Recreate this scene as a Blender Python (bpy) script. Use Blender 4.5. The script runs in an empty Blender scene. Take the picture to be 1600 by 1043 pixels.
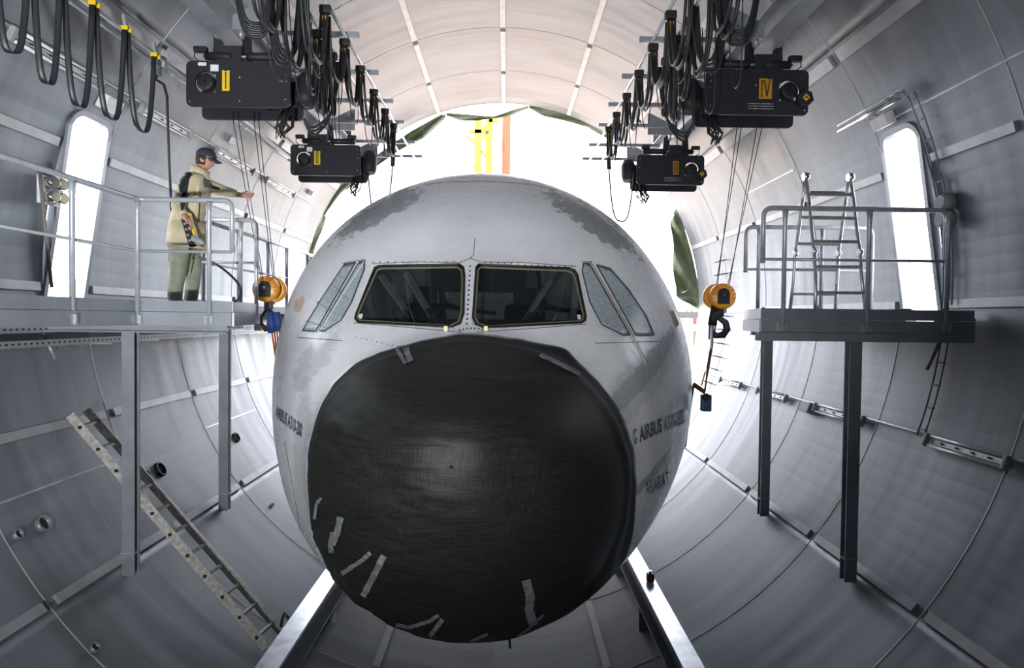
import bpy, bmesh, math, random
from mathutils import Vector, Matrix
from mathutils.bvhtree import BVHTree
R_ = math.radians
random.seed(4)
SC = bpy.context.scene
COL = SC.collection

# ------------------------------------------------------------ camera
F = 1050.0                    # focal length in pixels of the 1600 px wide frame
CAM = Vector((0.128, 0.0, 4.632))
cam_d = bpy.data.cameras.new('camera'); cam = bpy.data.objects.new('camera', cam_d); COL.objects.link(cam)
cam_d.sensor_fit = 'HORIZONTAL'; cam_d.sensor_width = 36.0; cam_d.lens = F/1600*36
cam_d.clip_start = 0.05; cam_d.clip_end = 500
MC = (Matrix.Rotation(-math.atan(9.3/F), 3, 'Z') @ Matrix.Rotation(math.pi/2-math.atan(25.4/F), 3, 'X')
      @ Matrix.Rotation(R_(0.7), 3, 'Z'))
cam.matrix_world = Matrix.Translation(CAM) @ MC.to_4x4()
SC.camera = cam

# ------------------------------------------------------------ world, lights, exposure
SKY = 7.4
w = bpy.data.worlds.new('sky'); SC.world = w; w.use_nodes = True
nt = w.node_tree; bg = nt.nodes['Background']
tc = nt.nodes.new('ShaderNodeTexCoord'); sx = nt.nodes.new('ShaderNodeSeparateXYZ'); cr = nt.nodes.new('ShaderNodeValToRGB')
nt.links.new(tc.outputs['Generated'], sx.inputs[0]); nt.links.new(sx.outputs['Z'], cr.inputs[0]); nt.links.new(cr.outputs[0], bg.inputs[0])
cr.color_ramp.elements[0].position = 0.0; cr.color_ramp.elements[0].color = (.93, .94, 1, 1)
cr.color_ramp.elements[1].position = 0.6; cr.color_ramp.elements[1].color = (.80, .87, 1, 1)
bg.inputs['Strength'].default_value = SKY
sun_d = bpy.data.lights.new('sun', 'SUN'); sun_d.energy = 6; sun_d.angle = R_(3); sun_d.color = (1, .86, .66)
sun = bpy.data.objects.new('sun', sun_d); COL.objects.link(sun)
sun.rotation_euler = (R_(38), 0, R_(-20))       # high behind the tube, lighting the yard outside the mouth

def area(name, loc, aim, sx_, sy_, power, color=(1, 1, 1), portal=False, spread=180):
    d = bpy.data.lights.new(name, 'AREA'); d.shape = 'RECTANGLE'; d.size = sx_; d.size_y = sy_; d.energy = power; d.color = color
    d.spread = R_(spread)
    o = bpy.data.objects.new(name, d); COL.objects.link(o); o.location = loc
    o.rotation_euler = (Vector(aim)-Vector(loc)).to_track_quat('-Z', 'Y').to_euler()
    if portal: d.cycles.is_portal = True
    return o
area('mouth_portal', (0, 17.6, 5), (0, 0, 5), 10, 10, 0, portal=True)
area('door_portal', (-5.3, 7.87, 5.6), (0, 7.87, 5.6), .8, 2.4, 0, portal=True)
area('door_portal', (5.3, 7.87, 5.6), (0, 7.87, 5.6), .8, 2.4, 0, portal=True)
area('work_lamp', (-1.1, -2.2, 3.4), (-2.6, 7, 7.6),   .35, .35, 260, (.95, .97, 1), spread=88)

SC.view_settings.view_transform = 'Standard'; SC.view_settings.look = 'None'
SC.view_settings.gamma = 1; SC.view_settings.use_curve_mapping = False
SC.view_settings.exposure = 0.0
cy = SC.cycles
cy.max_bounces = 10; cy.diffuse_bounces = 6; cy.glossy_bounces = 4; cy.transparent_max_bounces = 12
cy.use_denoising = True; cy.sample_clamp_indirect = 6
try: cy.use_fast_gi = False
except Exception: pass

# ------------------------------------------------------------ helpers
def ray(px, py):
    v = MC @ Vector(((px-800)/F, -(py-521.5)/F, -1)); return v/v.y
def pix(px, py, d): return CAM+ray(px, py)*d
def proj(p):
    v = MC.transposed() @ (Vector(p)-CAM); return 800+F*v.x/-v.z, 521.5-F*v.y/-v.z
RT = 5.0
def wall(px, py, r=RT):
    q = ray(px, py); a = q.x**2+q.z**2; b = 2*(CAM.x*q.x+(CAM.z-5)*q.z); c = CAM.x**2+(CAM.z-5)**2-r*r
    return CAM+q*((-b+math.sqrt(b*b-4*a*c))/2/a)
def cyl(deg, y, r=RT): return Vector((r*math.sin(R_(deg)), y, 5+r*math.cos(R_(deg))))

class MB:
    def __init__(s): s.bm = bmesh.new()
    def hexa(s, P):
        v = [s.bm.verts.new(p) for p in P]
        for f in ((0,1,2,3), (7,6,5,4), (0,4,5,1), (1,5,6,2), (2,6,7,3), (3,7,4,0)): s.bm.faces.new([v[i] for i in f])
        return s
    def box(s, c, sz, M=None, bev=0):
        x, y, z = sz[0]/2, sz[1]/2, sz[2]/2; c = Vector(c)
        P = [Vector(p) for p in ((-x,-y,-z), (-x,y,-z), (x,y,-z), (x,-y,-z), (-x,-y,z), (-x,y,z), (x,y,z), (x,-y,z))]
        if M is not None: P = [M @ p for p in P]
        n0 = len(s.bm.faces); s.hexa([c+p for p in P])
        if bev:
            s.bm.faces.ensure_lookup_table(); fs = s.bm.faces[n0:]
            es = {e for f in fs for e in f.edges}
            bmesh.ops.bevel(s.bm, geom=list(es), offset=bev, segments=2, affect='EDGES', profile=.6)
        return s
    def bar(s, a, b, wd, ht, up=(0,0,1)):
        a, b = Vector(a), Vector(b); t = (b-a).normalized(); u = Vector(up)
        if abs(t.dot(u)) > .98: u = Vector((0,1,0))
        sd = t.cross(u).normalized(); u = sd.cross(t).normalized()
        P = []
        for e in (a, b):
            P += [e-sd*wd/2-u*ht/2, e+sd*wd/2-u*ht/2, e+sd*wd/2+u*ht/2, e-sd*wd/2+u*ht/2]
        return s.hexa(P)
    def tube(s, pts, r, seg=8, caps=True, flat=None):
        pts = [Vector(p) for p in pts]; n = len(pts); rs = r if isinstance(r, (list, tuple)) else [r]*n
        t = (pts[1]-pts[0]).normalized(); up = Vector((0,0,1)) if abs(t.z) < .9 else Vector((0,1,0))
        nx = t.cross(up).normalized(); rings = []
        for i, p in enumerate(pts):
            t = ((pts[min(i+1, n-1)]-p).normalized()+(p-pts[max(i-1, 0)]).normalized())
            if t.length < 1e-6: t = pts[min(i+1, n-1)]-pts[max(i-1, 0)]
            t.normalize(); nx = (nx-t*nx.dot(t)).normalized(); ny = t.cross(nx)
            if flat:     # strap: wide along the vector flat[0]
                wv = Vector(flat[0]); wv = (wv-t*wv.dot(t)).normalized(); tv = t.cross(wv)
                rings.append([s.bm.verts.new(p+wv*flat[1]*math.cos(k*math.tau/seg)+tv*rs[i]*math.sin(k*math.tau/seg)) for k in range(seg)])
            else:
                rings.append([s.bm.verts.new(p+(nx*math.cos(k*math.tau/seg)+ny*math.sin(k*math.tau/seg))*rs[i]) for k in range(seg)])
        for A, B in zip(rings, rings[1:]):
            for k in range(seg): 
                f = s.bm.faces.new((A[k], A[(k+1) % seg], B[(k+1) % seg], B[k])); f.smooth = True
        if caps: s.bm.faces.new(rings[0][::-1]); s.bm.faces.new(rings[-1])
        return s
    def prism(s, poly, d0, d1, axis='Y'):
        # poly: list of (u, v); extruded along axis
        def mk(u, v, d): return {'Y': (u, d, v), 'X': (d, u, v), 'Z': (u, v, d)}[axis]
        A = [s.bm.verts.new(mk(u, v, d0)) for u, v in poly]; B = [s.bm.verts.new(mk(u, v, d1)) for u, v in poly]
        n = len(poly); s.bm.faces.new(A); s.bm.faces.new(B[::-1])
        for k in range(n): s.bm.faces.new((A[k], B[k], B[(k+1) % n], A[(k+1) % n]))
        return s
    def lathe(s, prof, c, ax=(0,0,1), seg=24):
        c = Vector(c); a = Vector(ax).normalized(); u = a.orthogonal().normalized(); v = a.cross(u); rings = []
        for r, h in prof:
            rings.append([s.bm.verts.new(c+a*h+(u*math.cos(k*math.tau/seg)+v*math.sin(k*math.tau/seg))*max(r, 1e-4)) for k in range(seg)])
        for A, B in zip(rings, rings[1:]):
            for k in range(seg): 
                f = s.bm.faces.new((A[k], A[(k+1) % seg], B[(k+1) % seg], B[k])); f.smooth = seg > 12
        s.bm.faces.new(rings[0][::-1]); s.bm.faces.new(rings[-1]); return s
    def grid(s, rows, smooth=True, close=False):
        V = [[s.bm.verts.new(p) for p in r] for r in rows]
        for A, B in zip(V, V[1:]):
            m = len(A)
            for k in range(m if close else m-1):
                f = s.bm.faces.new((A[k], A[(k+1) % m], B[(k+1) % m], B[k])); f.smooth = smooth
        return s
    def build(s, name, mat, parent=None, smooth=None, bev=0):
        bmesh.ops.recalc_face_normals(s.bm, faces=s.bm.faces)
        me = bpy.data.meshes.new(name); s.bm.to_mesh(me); s.bm.free()
        o = bpy.data.objects.new(name, me); COL.objects.link(o)
        if smooth: me.polygons.foreach_set('use_smooth', [True]*len(me.polygons))
        me.materials.append(mat)
        if parent is not None:
            o.parent = parent; o.matrix_parent_inverse = parent.matrix_basis.inverted()
        if bev:
            m = o.modifiers.new('bevel', 'BEVEL'); m.width = bev; m.segments = 2; m.limit_method = 'ANGLE'
        return o
def tag(o, label, cat, group=None, kind=None):
    o['label'] = label; o['category'] = cat
    if group: o['group'] = group
    if kind: o['kind'] = kind
    return o
def thing(name, label, cat, loc, group=None):
    o = bpy.data.objects.new(name, None); COL.objects.link(o); o.location = loc; o.empty_display_size = .1
    return tag(o, label, cat, group)
def structure(o): o['kind'] = 'structure'; return o
def bake(o):
    "replace the mesh by its evaluated one, dropping the modifiers"
    bpy.context.view_layer.update(); dg = bpy.context.evaluated_depsgraph_get()
    me = bpy.data.meshes.new_from_object(o.evaluated_get(dg)); mats = [m for m in o.data.materials]
    o.modifiers.clear(); o.data = me
    if not len(me.materials):
        for m in mats: me.materials.append(m)
    return o
def rrect(x0, z0, x1, z1, r, n=5):
    P = []
    for cx, cz, a0 in ((x1-r, z1-r, 0), (x0+r, z1-r, 90), (x0+r, z0+r, 180), (x1-r, z0+r, 270)):
        for k in range(n+1): a = R_(a0+90*k/n); P.append((cx+r*math.cos(a), cz+r*math.sin(a)))
    return P

# ------------------------------------------------------------ materials
def mat(name, col, rough=.5, metal=0.0, **kw):
    m = bpy.data.materials.new(name); m.use_nodes = True; b = m.node_tree.nodes['Principled BSDF']
    b.inputs['Base Color'].default_value = (*col, 1); b.inputs['Roughness'].default_value = rough; b.inputs['Metallic'].default_value = metal
    n = m.node_tree.nodes; L = m.node_tree.links
    amp = kw.get('var', .12)
    tx = n.new('ShaderNodeTexNoise'); tx.inputs['Scale'].default_value = kw.get('scale', 9); tx.inputs['Detail'].default_value = 5
    gp = n.new('ShaderNodeNewGeometry'); mp = n.new('ShaderNodeMapping'); mp.inputs['Scale'].default_value = kw.get('stretch', (1, 1, 1))
    L.new(gp.outputs['Position'], mp.inputs[0]); L.new(mp.outputs[0], tx.inputs['Vector'])
    r = n.new('ShaderNodeValToRGB'); L.new(tx.outputs[0], r.inputs[0])
    r.color_ramp.elements[0].position = .3; r.color_ramp.elements[1].position = .7
    r.color_ramp.elements[0].color = (*[c*(1-amp) for c in col], 1); r.color_ramp.elements[1].color = (*[min(1, c*(1+amp)) for c in col], 1)
    L.new(r.outputs[0], b.inputs['Base Color'])
    if kw.get('bump'):
        bp = n.new('ShaderNodeBump'); bp.inputs['Strength'].default_value = kw['bump']; bp.inputs['Distance'].default_value = kw.get('bdist', .01)
        L.new(tx.outputs[0], bp.inputs['Height']); L.new(bp.outputs[0], b.inputs['Normal'])
    return m
def tube_paint(name, base=(.262, .286, .314)):
    "silver paint rolled on in streaks that run around the tube"
    m = bpy.data.materials.new(name); m.use_nodes = True; n = m.node_tree.nodes; L = m.node_tree.links; b = n['Principled BSDF']
    gp = n.new('ShaderNodeNewGeometry'); sp = n.new('ShaderNodeSeparateXYZ'); L.new(gp.outputs['Position'], sp.inputs[0])
    sub = n.new('ShaderNodeMath'); sub.operation = 'SUBTRACT'; L.new(sp.outputs['Z'], sub.inputs[0]); sub.inputs[1].default_value = 5
    at = n.new('ShaderNodeMath'); at.operation = 'ARCTAN2'; L.new(sp.outputs['X'], at.inputs[0]); L.new(sub.outputs[0], at.inputs[1])
    cb = n.new('ShaderNodeCombineXYZ'); L.new(at.outputs[0], cb.inputs[0]); L.new(sp.outputs['Y'], cb.inputs[1])
    def noise(sc, st, det=4):
        mp = n.new('ShaderNodeMapping'); mp.inputs['Scale'].default_value = st; L.new(cb.outputs[0], mp.inputs[0])
        t = n.new('ShaderNodeTexNoise'); t.inputs['Scale'].default_value = sc; t.inputs['Detail'].default_value = det; L.new(mp.outputs[0], t.inputs['Vector']); return t
    t1 = noise(1.5, (1.0, 2.6, 1), 6); t2 = noise(.9, (1.8, 1, 1), 4); t3 = noise(5, (1.2, 2, 1), 8)
    mx = n.new('ShaderNodeMath'); mx.operation = 'ADD'; L.new(t1.outputs[0], mx.inputs[0]); L.new(t2.outputs[0], mx.inputs[1])
    mx2 = n.new('ShaderNodeMath'); mx2.operation = 'MULTIPLY_ADD'; L.new(t3.outputs[0], mx2.inputs[0]); mx2.inputs[1].default_value = .35; L.new(mx.outputs[0], mx2.inputs[2])
    r = n.new('ShaderNodeValToRGB'); mr = n.new('ShaderNodeMath'); mr.operation = 'MULTIPLY'; mr.inputs[1].default_value = .43; L.new(mx2.outputs[0], mr.inputs[0]); L.new(mr.outputs[0], r.inputs[0])
    r.color_ramp.elements[0].position = .36; r.color_ramp.elements[1].position = .66
    r.color_ramp.elements[0].color = (*[c*.72 for c in base], 1); r.color_ramp.elements[1].color = (*[c*1.25 for c in base], 1)
    L.new(r.outputs[0], b.inputs['Base Color']); b.inputs['Metallic'].default_value = .35
    rr = n.new('ShaderNodeMapRange'); L.new(t1.outputs[0], rr.inputs[0]); rr.inputs[1].default_value = .3; rr.inputs[2].default_value = .7
    rr.inputs[3].default_value = .30; rr.inputs[4].default_value = .50; L.new(rr.outputs[0], b.inputs['Roughness'])
    bp = n.new('ShaderNodeBump'); bp.inputs['Strength'].default_value = .12; bp.inputs['Distance'].default_value = .03; L.new(t2.outputs[0], bp.inputs['Height']); L.new(bp.outputs[0], b.inputs['Normal'])
    return m
M_TUBE = tube_paint('silver_tube_paint')
M_SEAM = mat('seam_weld', (.5, .5, .5), .5, .3)
M_BAR = mat('silver_bar', (.46, .47, .49), .42, .4, scale=5)
M_STEEL = mat('grey_steel', (.32, .34, .37), .42, .35, scale=4)
M_WSTEEL = mat('white_steel', (.74, .76, .8), .24, .35, scale=5, var=.25)
M_RAIL = mat('rail_paint', (.48, .51, .55), .35, .3)
M_ALU = mat('aluminium', (.6, .59, .57), .35, .75, scale=25, var=.25)
M_OALU = mat('worn_aluminium', (.40, .39, .36), .6, .3, scale=22, var=.35)
M_GALV = mat('galvanised', (.5, .52, .54), .38, .6, scale=30, var=.2)
M_BLACK = mat('hoist_black', (.015, .016, .022), .45, 0, scale=40)
M_BLACK2 = mat('black_rubber', (.014, .014, .016), .6)
M_GREYP = mat('grey_plastic', (.35, .36, .38), .5)
M_YEL = mat('plate_yellow', (.85, .55, .02), .5)
M_AMB = mat('hook_orange', (.85, .36, .02), .35)
M_RED = mat('lettering_red', (.45, .03, .02), .5)
M_PAPER = mat('white_sticker', (.8, .8, .8), .6)
M_WIRE = mat('steel_rope', (.12, .12, .13), .4, .7)
M_CHROME = mat('chrome', (.7, .7, .7), .2, 1)

# ------------------------------------------------------------ the tube
Y0, Y1 = -6.0, 17.0
RINGS = [(k+.7825)*2.1775 for k in range(-3, 8)]
def shell(name, a0, a1, y0=Y0, y1=Y1):
    m = MB(); n = max(2, int((a1-a0)/2)); ny = 46
    I = [[cyl(a0+(a1-a0)*i/n, y0+(y1-y0)*j/ny, RT) for i in range(n+1)] for j in range(ny+1)]
    O = [[cyl(a0+(a1-a0)*i/n, y0+(y1-y0)*j/ny, RT+.06) for i in range(n+1)] for j in range(ny+1)]
    bm = m.bm
    VI = [[bm.verts.new(p) for p in r] for r in I]; VO = [[bm.verts.new(p) for p in r] for r in O]
    for V in (VI, VO):
        for A, B in zip(V, V[1:]):
            for k in range(n): bm.faces.new((A[k], A[k+1], B[k+1], B[k]))
    for k in range(n):
        bm.faces.new((VI[0][k], VI[0][k+1], VO[0][k+1], VO[0][k])); bm.faces.new((VI[-1][k], VI[-1][k+1], VO[-1][k+1], VO[-1][k]))
    for j in range(ny):
        bm.faces.new((VI[j][0], VI[j+1][0], VO[j+1][0], VO[j][0])); bm.faces.new((VI[j][n], VI[j+1][n], VO[j+1][n], VO[j][n]))
    o = m.build(name, M_TUBE, smooth=True); structure(o)
    return o
w_l = shell('wall_left', -127, -54); w_r = shell('wall_right', 54, 127)
shell('ceiling', -54, 54); shell('floor', 127, 233)
mb = MB(); mb.lathe([(5.06, -.06), (5.06, 0)], (0, Y0, 5), (0, 1, 0), 90); structure(mb.build('wall_back', M_TUBE))
# door openings with rounded heads, cut through the shell
DY0, DY1, DZ0, DZ1 = 7.50, 8.14, 4.62, 6.83
def cutter(poly, x0, x1): 
    m = MB(); m.prism(poly, x0, x1, 'X'); return m.build('cut', M_TUBE)
def subtract(o, c):
    md = o.modifiers.new('b', 'BOOLEAN'); md.operation = 'DIFFERENCE'; md.solver = 'EXACT'; md.object = c
    bake(o); me = c.data; bpy.data.objects.remove(c); bpy.data.meshes.remove(me)
for o, s in ((w_l, -1), (w_r, 1)):
    subtract(o, cutter(rrect(DY0-.02, DZ0-.02, DY1+.02, DZ1+.02, .16, 6), s*3.6, s*5.6))
    for p in o.data.polygons: p.use_smooth = False
# door linings: a frame that lines the hole and stands proud of it
for i, s in enumerate((-1, 1)):
    m = MB(); rin = rrect(DY0, DZ0, DY1, DZ1, .14, 6); rout = rrect(DY0-.06, DZ0-.06, DY1+.06, DZ1+.06, .2, 6)
    def onw(y, z, r): return Vector((s*math.sqrt(max(.01, r*r-(z-5)**2)), y, z))
    n = len(rin); bm = m.bm
    A = [bm.verts.new(onw(y, z, 4.97)) for y, z in rout]; B = [bm.verts.new(onw(y, z, 4.97)) for y, z in rin]
    C_ = [bm.verts.new(onw(y, z, 5.10)) for y, z in rin]; D = [bm.verts.new(onw(y, z, 5.0)) for y, z in rout]
    for k in range(n):
        j = (k+1) % n
        for P, Q in ((D, A), (A, B), (B, C_)): bm.faces.new((P[k], P[j], Q[j], Q[k]))
    structure(m.build('door_%d' % (i+1), M_STEEL))
# circumferential weld seams
for i, y in enumerate(RINGS):
    m = MB()
    rows = [[cyl(a, y+dy, RT-dr) for a in range(-180, 181, 2)] for dy, dr in ((-.008, 0), (-.005, .005), (.005, .005), (.008, 0))]
    m.grid(rows)
    # skip over the doors is not needed: no seam crosses one
    structure(m.build('trim_%d' % (i+1), M_SEAM))
# longitudinal flat bars, one line every 18.2 degrees, broken at each seam
TI = 20
for a in (0, 19, -19, 37, -37, 55.4, -55.4, 73.2, -72.7, 91.8, -91, -108.7, 127.3, -127.1, 163, -163):
    m = MB(); m2 = MB()
    for k, (ya, yb) in enumerate(zip(RINGS, RINGS[1:])):
        wd = .15 if abs(abs(a)-55.4) < 1 else .095; hb = .04
        yy0, yy1 = ya+.09, min(yb-.09, Y1)
        if abs(abs(a)-73) < 2 and ya < 8.2 < yb+1.2:
            spans = [(yy0, yy1)] if not (ya < 7.9 < yb) else [(yy0, DY0-.12)]
            if ya > 8: spans = [(ya+.15, yy1)]
        elif abs(abs(a)-91.4) < 1.5 and ya < 7.9 < yb: spans = [(yy0, DY0-.1)]
        else: spans = [(yy0, yy1)]
        for s0, s1 in spans:
            if s1-s0 < .1: continue
            c0, c1 = cyl(a, s0, RT-.018), cyl(a, s1, RT-.018)
            m.bar(c0, c1, wd, hb, up=(cyl(a, 0, 1)-Vector((0, 0, 5))))
    for y in RINGS[1:-1]:
        if 8 < y < 8.4 and 70 < abs(a) < 75: y += .2
        m2.box(cyl(a, y-.075, RT-.018), (wd*.9, .035, .036), Matrix.Rotation(R_(a), 3, 'Y'))
    structure(m.build('trim_%d' % TI, M_BAR)); TI += 1
    structure(m2.build('trim_%d' % TI, M_BLACK)); TI += 1
# short welded seams between bars
m = MB()
for a, ya, yb in ((66.5, 5.2, 8.2), (66.5, 10.5, 12.5), (-115.3, 5.9, 8.1), (-115.3, 10.4, 12.5), (-64, 4, 6), (82, 12.7, 14.6)):
    m.bar(cyl(a, ya, RT-.004), cyl(a, yb, RT-.004), .02, .014, up=(cyl(a, 0, 1)-Vector((0, 0, 5))))
structure(m.build('trim_%d' % TI, M_WSTEEL)); TI += 1

# ------------------------------------------------------------ the fuselage
FX, TIPD = -.165, 4.62
TAB = [  # distance from camera, centre z, top z, bottom z, half width  (z relative to the camera)
 (4.62, -1.03, -1.03, -1.03, 0), (4.72, -1.08, -.72, -1.50, .42), (4.90, -1.18, -.60, -1.90, .76), (5.2, -1.27, -.42, -2.27, 1.06), (5.6, -1.33, -.26, -2.66, 1.31),
 (6.0, -1.35, -.115, -2.90, 1.47), (6.4, -1.32, .20, -3.08, 1.76), (6.8, -1.26, .60, -3.22, 1.99), (7.2, -1.18, 1.08, -3.35, 2.16), (7.6, -1.1, 1.41, -3.47, 2.33),
 (8.2, -1.02, 1.73, -3.62, 2.55), (8.8, -.96, 1.86, -3.73, 2.73), (9.4, -.95, 1.87, -3.77, 2.82), (16.0, -.95, 1.87, -3.77, 2.82)]
def pchip(xs, ys):
    n = len(xs); h = [xs[i+1]-xs[i] for i in range(n-1)]; dl = [(ys[i+1]-ys[i])/h[i] for i in range(n-1)]
    d = [dl[0]]+[0 if dl[i-1]*dl[i] <= 0 else 3*(h[i-1]+h[i])/((2*h[i]+h[i-1])/dl[i-1]+(h[i]+2*h[i-1])/dl[i]) for i in range(1, n-1)]+[dl[-1]]
    def f(x):
        x = min(max(x, xs[0]), xs[-1]); i = max(j for j in range(n-1) if xs[j] <= x+1e-12); t = (x-xs[i])/h[i]
        return ((1+2*t)*(1-t)**2*ys[i]+t*(1-t)**2*h[i]*d[i]+t*t*(3-2*t)*ys[i+1]+t*t*(t-1)*h[i]*d[i+1])
    return f
sq = [math.sqrt(r[0]-TIPD) for r in TAB]
fz, ft, fb, fh = [pchip(sq, [r[i] for r in TAB]) for i in (1, 2, 3, 4)]
def sstep(a, b, x): t = min(1, max(0, (x-a)/(b-a))); return t*t*(3-2*t)
def fus(phi, d, off=0.0):
    "point of the skin: phi round the section from the crown (0) to the right, d its distance"
    s = math.sqrt(max(0, d-TIPD)); zc, zt, zb, hw = fz(s), ft(s), fb(s), fh(s)
    c, si = math.cos(phi), math.sin(phi)
    n = 2.0+.5*sstep(5.8, 6.4, d)*(1-sstep(7.3, 8.6, d)) if c > 0 else 2.0
    x = hw*math.copysign(abs(si)**(2/n), si); z = (zt-zc if c > 0 else zc-zb)*math.copysign(abs(c)**(2/n), c)
    p = Vector((FX+x+.018*(d-8), d, CAM.z+zc+z))
    if off:
        q = Vector((p.x-FX, 0, (p.z-CAM.z-zc))); q = q.normalized() if q.length > 1e-5 else Vector((0, 0, 0))
        k = sstep(TIPD, 7.5, d); q = (q*(.35+.65*k)+Vector((0, -1, 0))*(1-k)*.9).normalized(); p = p+q*off
    return p
NS, NP = 230, 240
DS = [TIPD+(16-TIPD)*(i/NS)**2.4+.0004*(i > 0) for i in range(NS+1)]
PH = [math.tau*k/NP for k in range(NP)]
M_SKIN = None
def skin_mat():
    m = bpy.data.materials.new('weathered_white_skin'); m.use_nodes = True; n = m.node_tree.nodes; L = m.node_tree.links; b = n['Principled BSDF']
    gp = n.new('ShaderNodeNewGeometry')
    def noise(sc, st=(1, 1, 1), det=6, rough=.6):
        mp = n.new('ShaderNodeMapping'); mp.inputs['Scale'].default_value = st; L.new(gp.outputs['Position'], mp.inputs[0])
        t = n.new('ShaderNodeTexNoise'); t.inputs['Scale'].default_value = sc; t.inputs['Detail'].default_value = det; t.inputs['Roughness'].default_value = rough
        L.new(mp.outputs[0], t.inputs['Vector']); return t.outputs[0]
    def math_(op, a, b_=None, c_=None):
        t = n.new('ShaderNodeMath'); t.operation = op
        for i, v in enumerate((a, b_, c_)):
            if v is None: continue
            if isinstance(v, (int, float)): t.inputs[i].default_value = v
            else: L.new(v, t.inputs[i])
        return t.outputs[0]
    def mix(fac, a, b_):
        t = n.new('ShaderNodeMix'); t.data_type = 'RGBA'; L.new(fac, t.inputs[0])
        for i, v in ((6, a), (7, b_)):
            if isinstance(v, tuple): t.inputs[i].default_value = (*v, 1)
            else: L.new(v, t.inputs[i])
        return t.outputs[2]
    def mr(v, a, b_, c_=0, d_=1):
        t = n.new('ShaderNodeMapRange'); L.new(v, t.inputs[0]); t.inputs[1].default_value = a; t.inputs[2].default_value = b_; t.inputs[3].default_value = c_; t.inputs[4].default_value = d_; return t.outputs[0]
    def blob(c, ax, nz, k=.55, soft=.10):
        "ragged stain: ellipsoid round c with half axes ax, its edge torn by noise"
        v = n.new('ShaderNodeVectorMath'); v.operation = 'SUBTRACT'; L.new(gp.outputs['Position'], v.inputs[0]); v.inputs[1].default_value = c
        s = n.new('ShaderNodeMapping'); s.vector_type = 'POINT'; L.new(v.outputs[0], s.inputs[0])
        rot, sc = ax; s.inputs['Rotation'].default_value = rot
        v2 = n.new('ShaderNodeVectorMath'); v2.operation = 'DIVIDE'; L.new(s.outputs[0], v2.inputs[0]); v2.inputs[1].default_value = sc
        ln = n.new('ShaderNodeVectorMath'); ln.operation = 'LENGTH'; L.new(v2.outputs[0], ln.inputs[0])
        r = math_('ADD', ln.outputs['Value'], math_('MULTIPLY', math_('SUBTRACT', nz, .5), k*4))
        return mr(r, 1-soft, 1+soft, 1, 0)
    streak = noise(3.0, (1, .35, 6)); fine = noise(14); rag = noise(7, (1, 1, 1), 8, .7); ragl = noise(3.5, (1.5, .5, 2.5), 8, .7); big = noise(1.1)
    base = mix(mr(big, .35, .65), (.70, .70, .73), (.80, .80, .82))
    # thin dirty run-off streaks down the sides
    v3 = noise(3.2, (.25, 7, .25), 7, .7)
    sp = n.new('ShaderNodeSeparateXYZ'); L.new(gp.outputs['Position'], sp.inputs[0])
    side = mr(sp.outputs['Y'], 7.2, 8.6)
    base = mix(math_('MULTIPLY', math_('MULTIPLY', mr(v3, .48, .64), side), .5), base, (.30, .31, .33))
    base = mix(math_('MULTIPLY', mr(streak, .56, .74), .22), base, (.36, .37, .39))
    for st in BLOBS:
        msk = blob(st[0], st[1], ragl if st[3] else rag, st[4])
        base = mix(math_('MULTIPLY', msk, st[5]), base, st[2])
    L.new(base, b.inputs['Base Color']); L.new(mr(fine, .3, .7, .18, .34), b.inputs['Roughness'])
    bp = n.new('ShaderNodeBump'); bp.inputs['Strength'].default_value = .08; bp.inputs['Distance'].default_value = .02; L.new(big, bp.inputs['Height']); L.new(bp.outputs[0], b.inputs['Normal'])
    return m
# ray casting onto the skin to find where its details sit
mb = MB(); mb.grid([[fus(p, d) for p in PH] for d in DS], close=True)
bm_ = mb.bm; bm_.normal_update(); bm_.faces.ensure_lookup_table(); BV = BVHTree.FromBMesh(bm_)
def hit(px, py, off=0.0):
    q = ray(px, py).normalized(); h = BV.ray_cast(CAM, q)
    if h[0] is None:      # just off the silhouette: nearest skin point
        h = BV.find_nearest(CAM+q*8.5)
    nn = h[1] if h[1].dot(q) < 0 else -h[1]
    return h[0]+nn*off
bm_.free()
BLOBS = [ # centre, (rotation, half axes), colour, stretched noise, raggedness, strength
 (hit(1015, 572), ((0, R_(36), 0), (1.0, 1.4, .10)), (.22, .24, .26), 0, .30, .7),
 (hit(1000, 600), ((0, R_(32), 0), (.9, 1.2, .2)), (.42, .43, .45), 1, .42, .5),
 (hit(590, 330), ((0, R_(35), 0), (.55, 1.1, .16)), (.20, .22, .25), 0, .75, .8),
 (hit(925, 345), ((0, R_(-35), 0), (.6, 1.0, .16)), (.22, .24, .26), 0, .75, .8),
 (hit(625, 310), ((0, 0, 0), (.22, .6, .22)), (.32, .34, .37), 0, .8, .7),
 (hit(1020, 740), ((0, R_(28), 0), (.42, .8, .05)), (.25, .26, .28), 0, .35, .7),
 (hit(1060, 690), ((0, R_(30), 0), (.5, .9, .03)), (.28, .29, .31), 0, .4, .6),
 (hit(490, 560), ((0, R_(50), 0), (.35, .7, .16)), (.45, .46, .49), 1, .6, .5),
 (hit(470, 740), ((0, 0, 0), (.12, .8, .9)), (.42, .43, .46), 1, .5, .5),
 (hit(600, 975), ((0, 0, 0), (1.2, .8, .16)), (.3, .3, .31), 1, .4, .5)]
M_SKIN = skin_mat()
M_SKINP = mat('white_frame_paint', (.66, .66, .68), .35)
nose = thing('aircraft_fuselage', 'large white airliner nose section with a dark covered radome, resting on two steel beams', 'aircraft', (FX, 9, CAM.z-3.77))
m = MB()
inner = [[fus(p, d, -.05) for p in PH] for d in DS[30:]]
rows = [[fus(p, d) for p in PH] for d in DS]
m.grid(rows+inner[::-1], close=True)
hull = m.build('hull', M_SKIN, nose, smooth=True)
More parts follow.
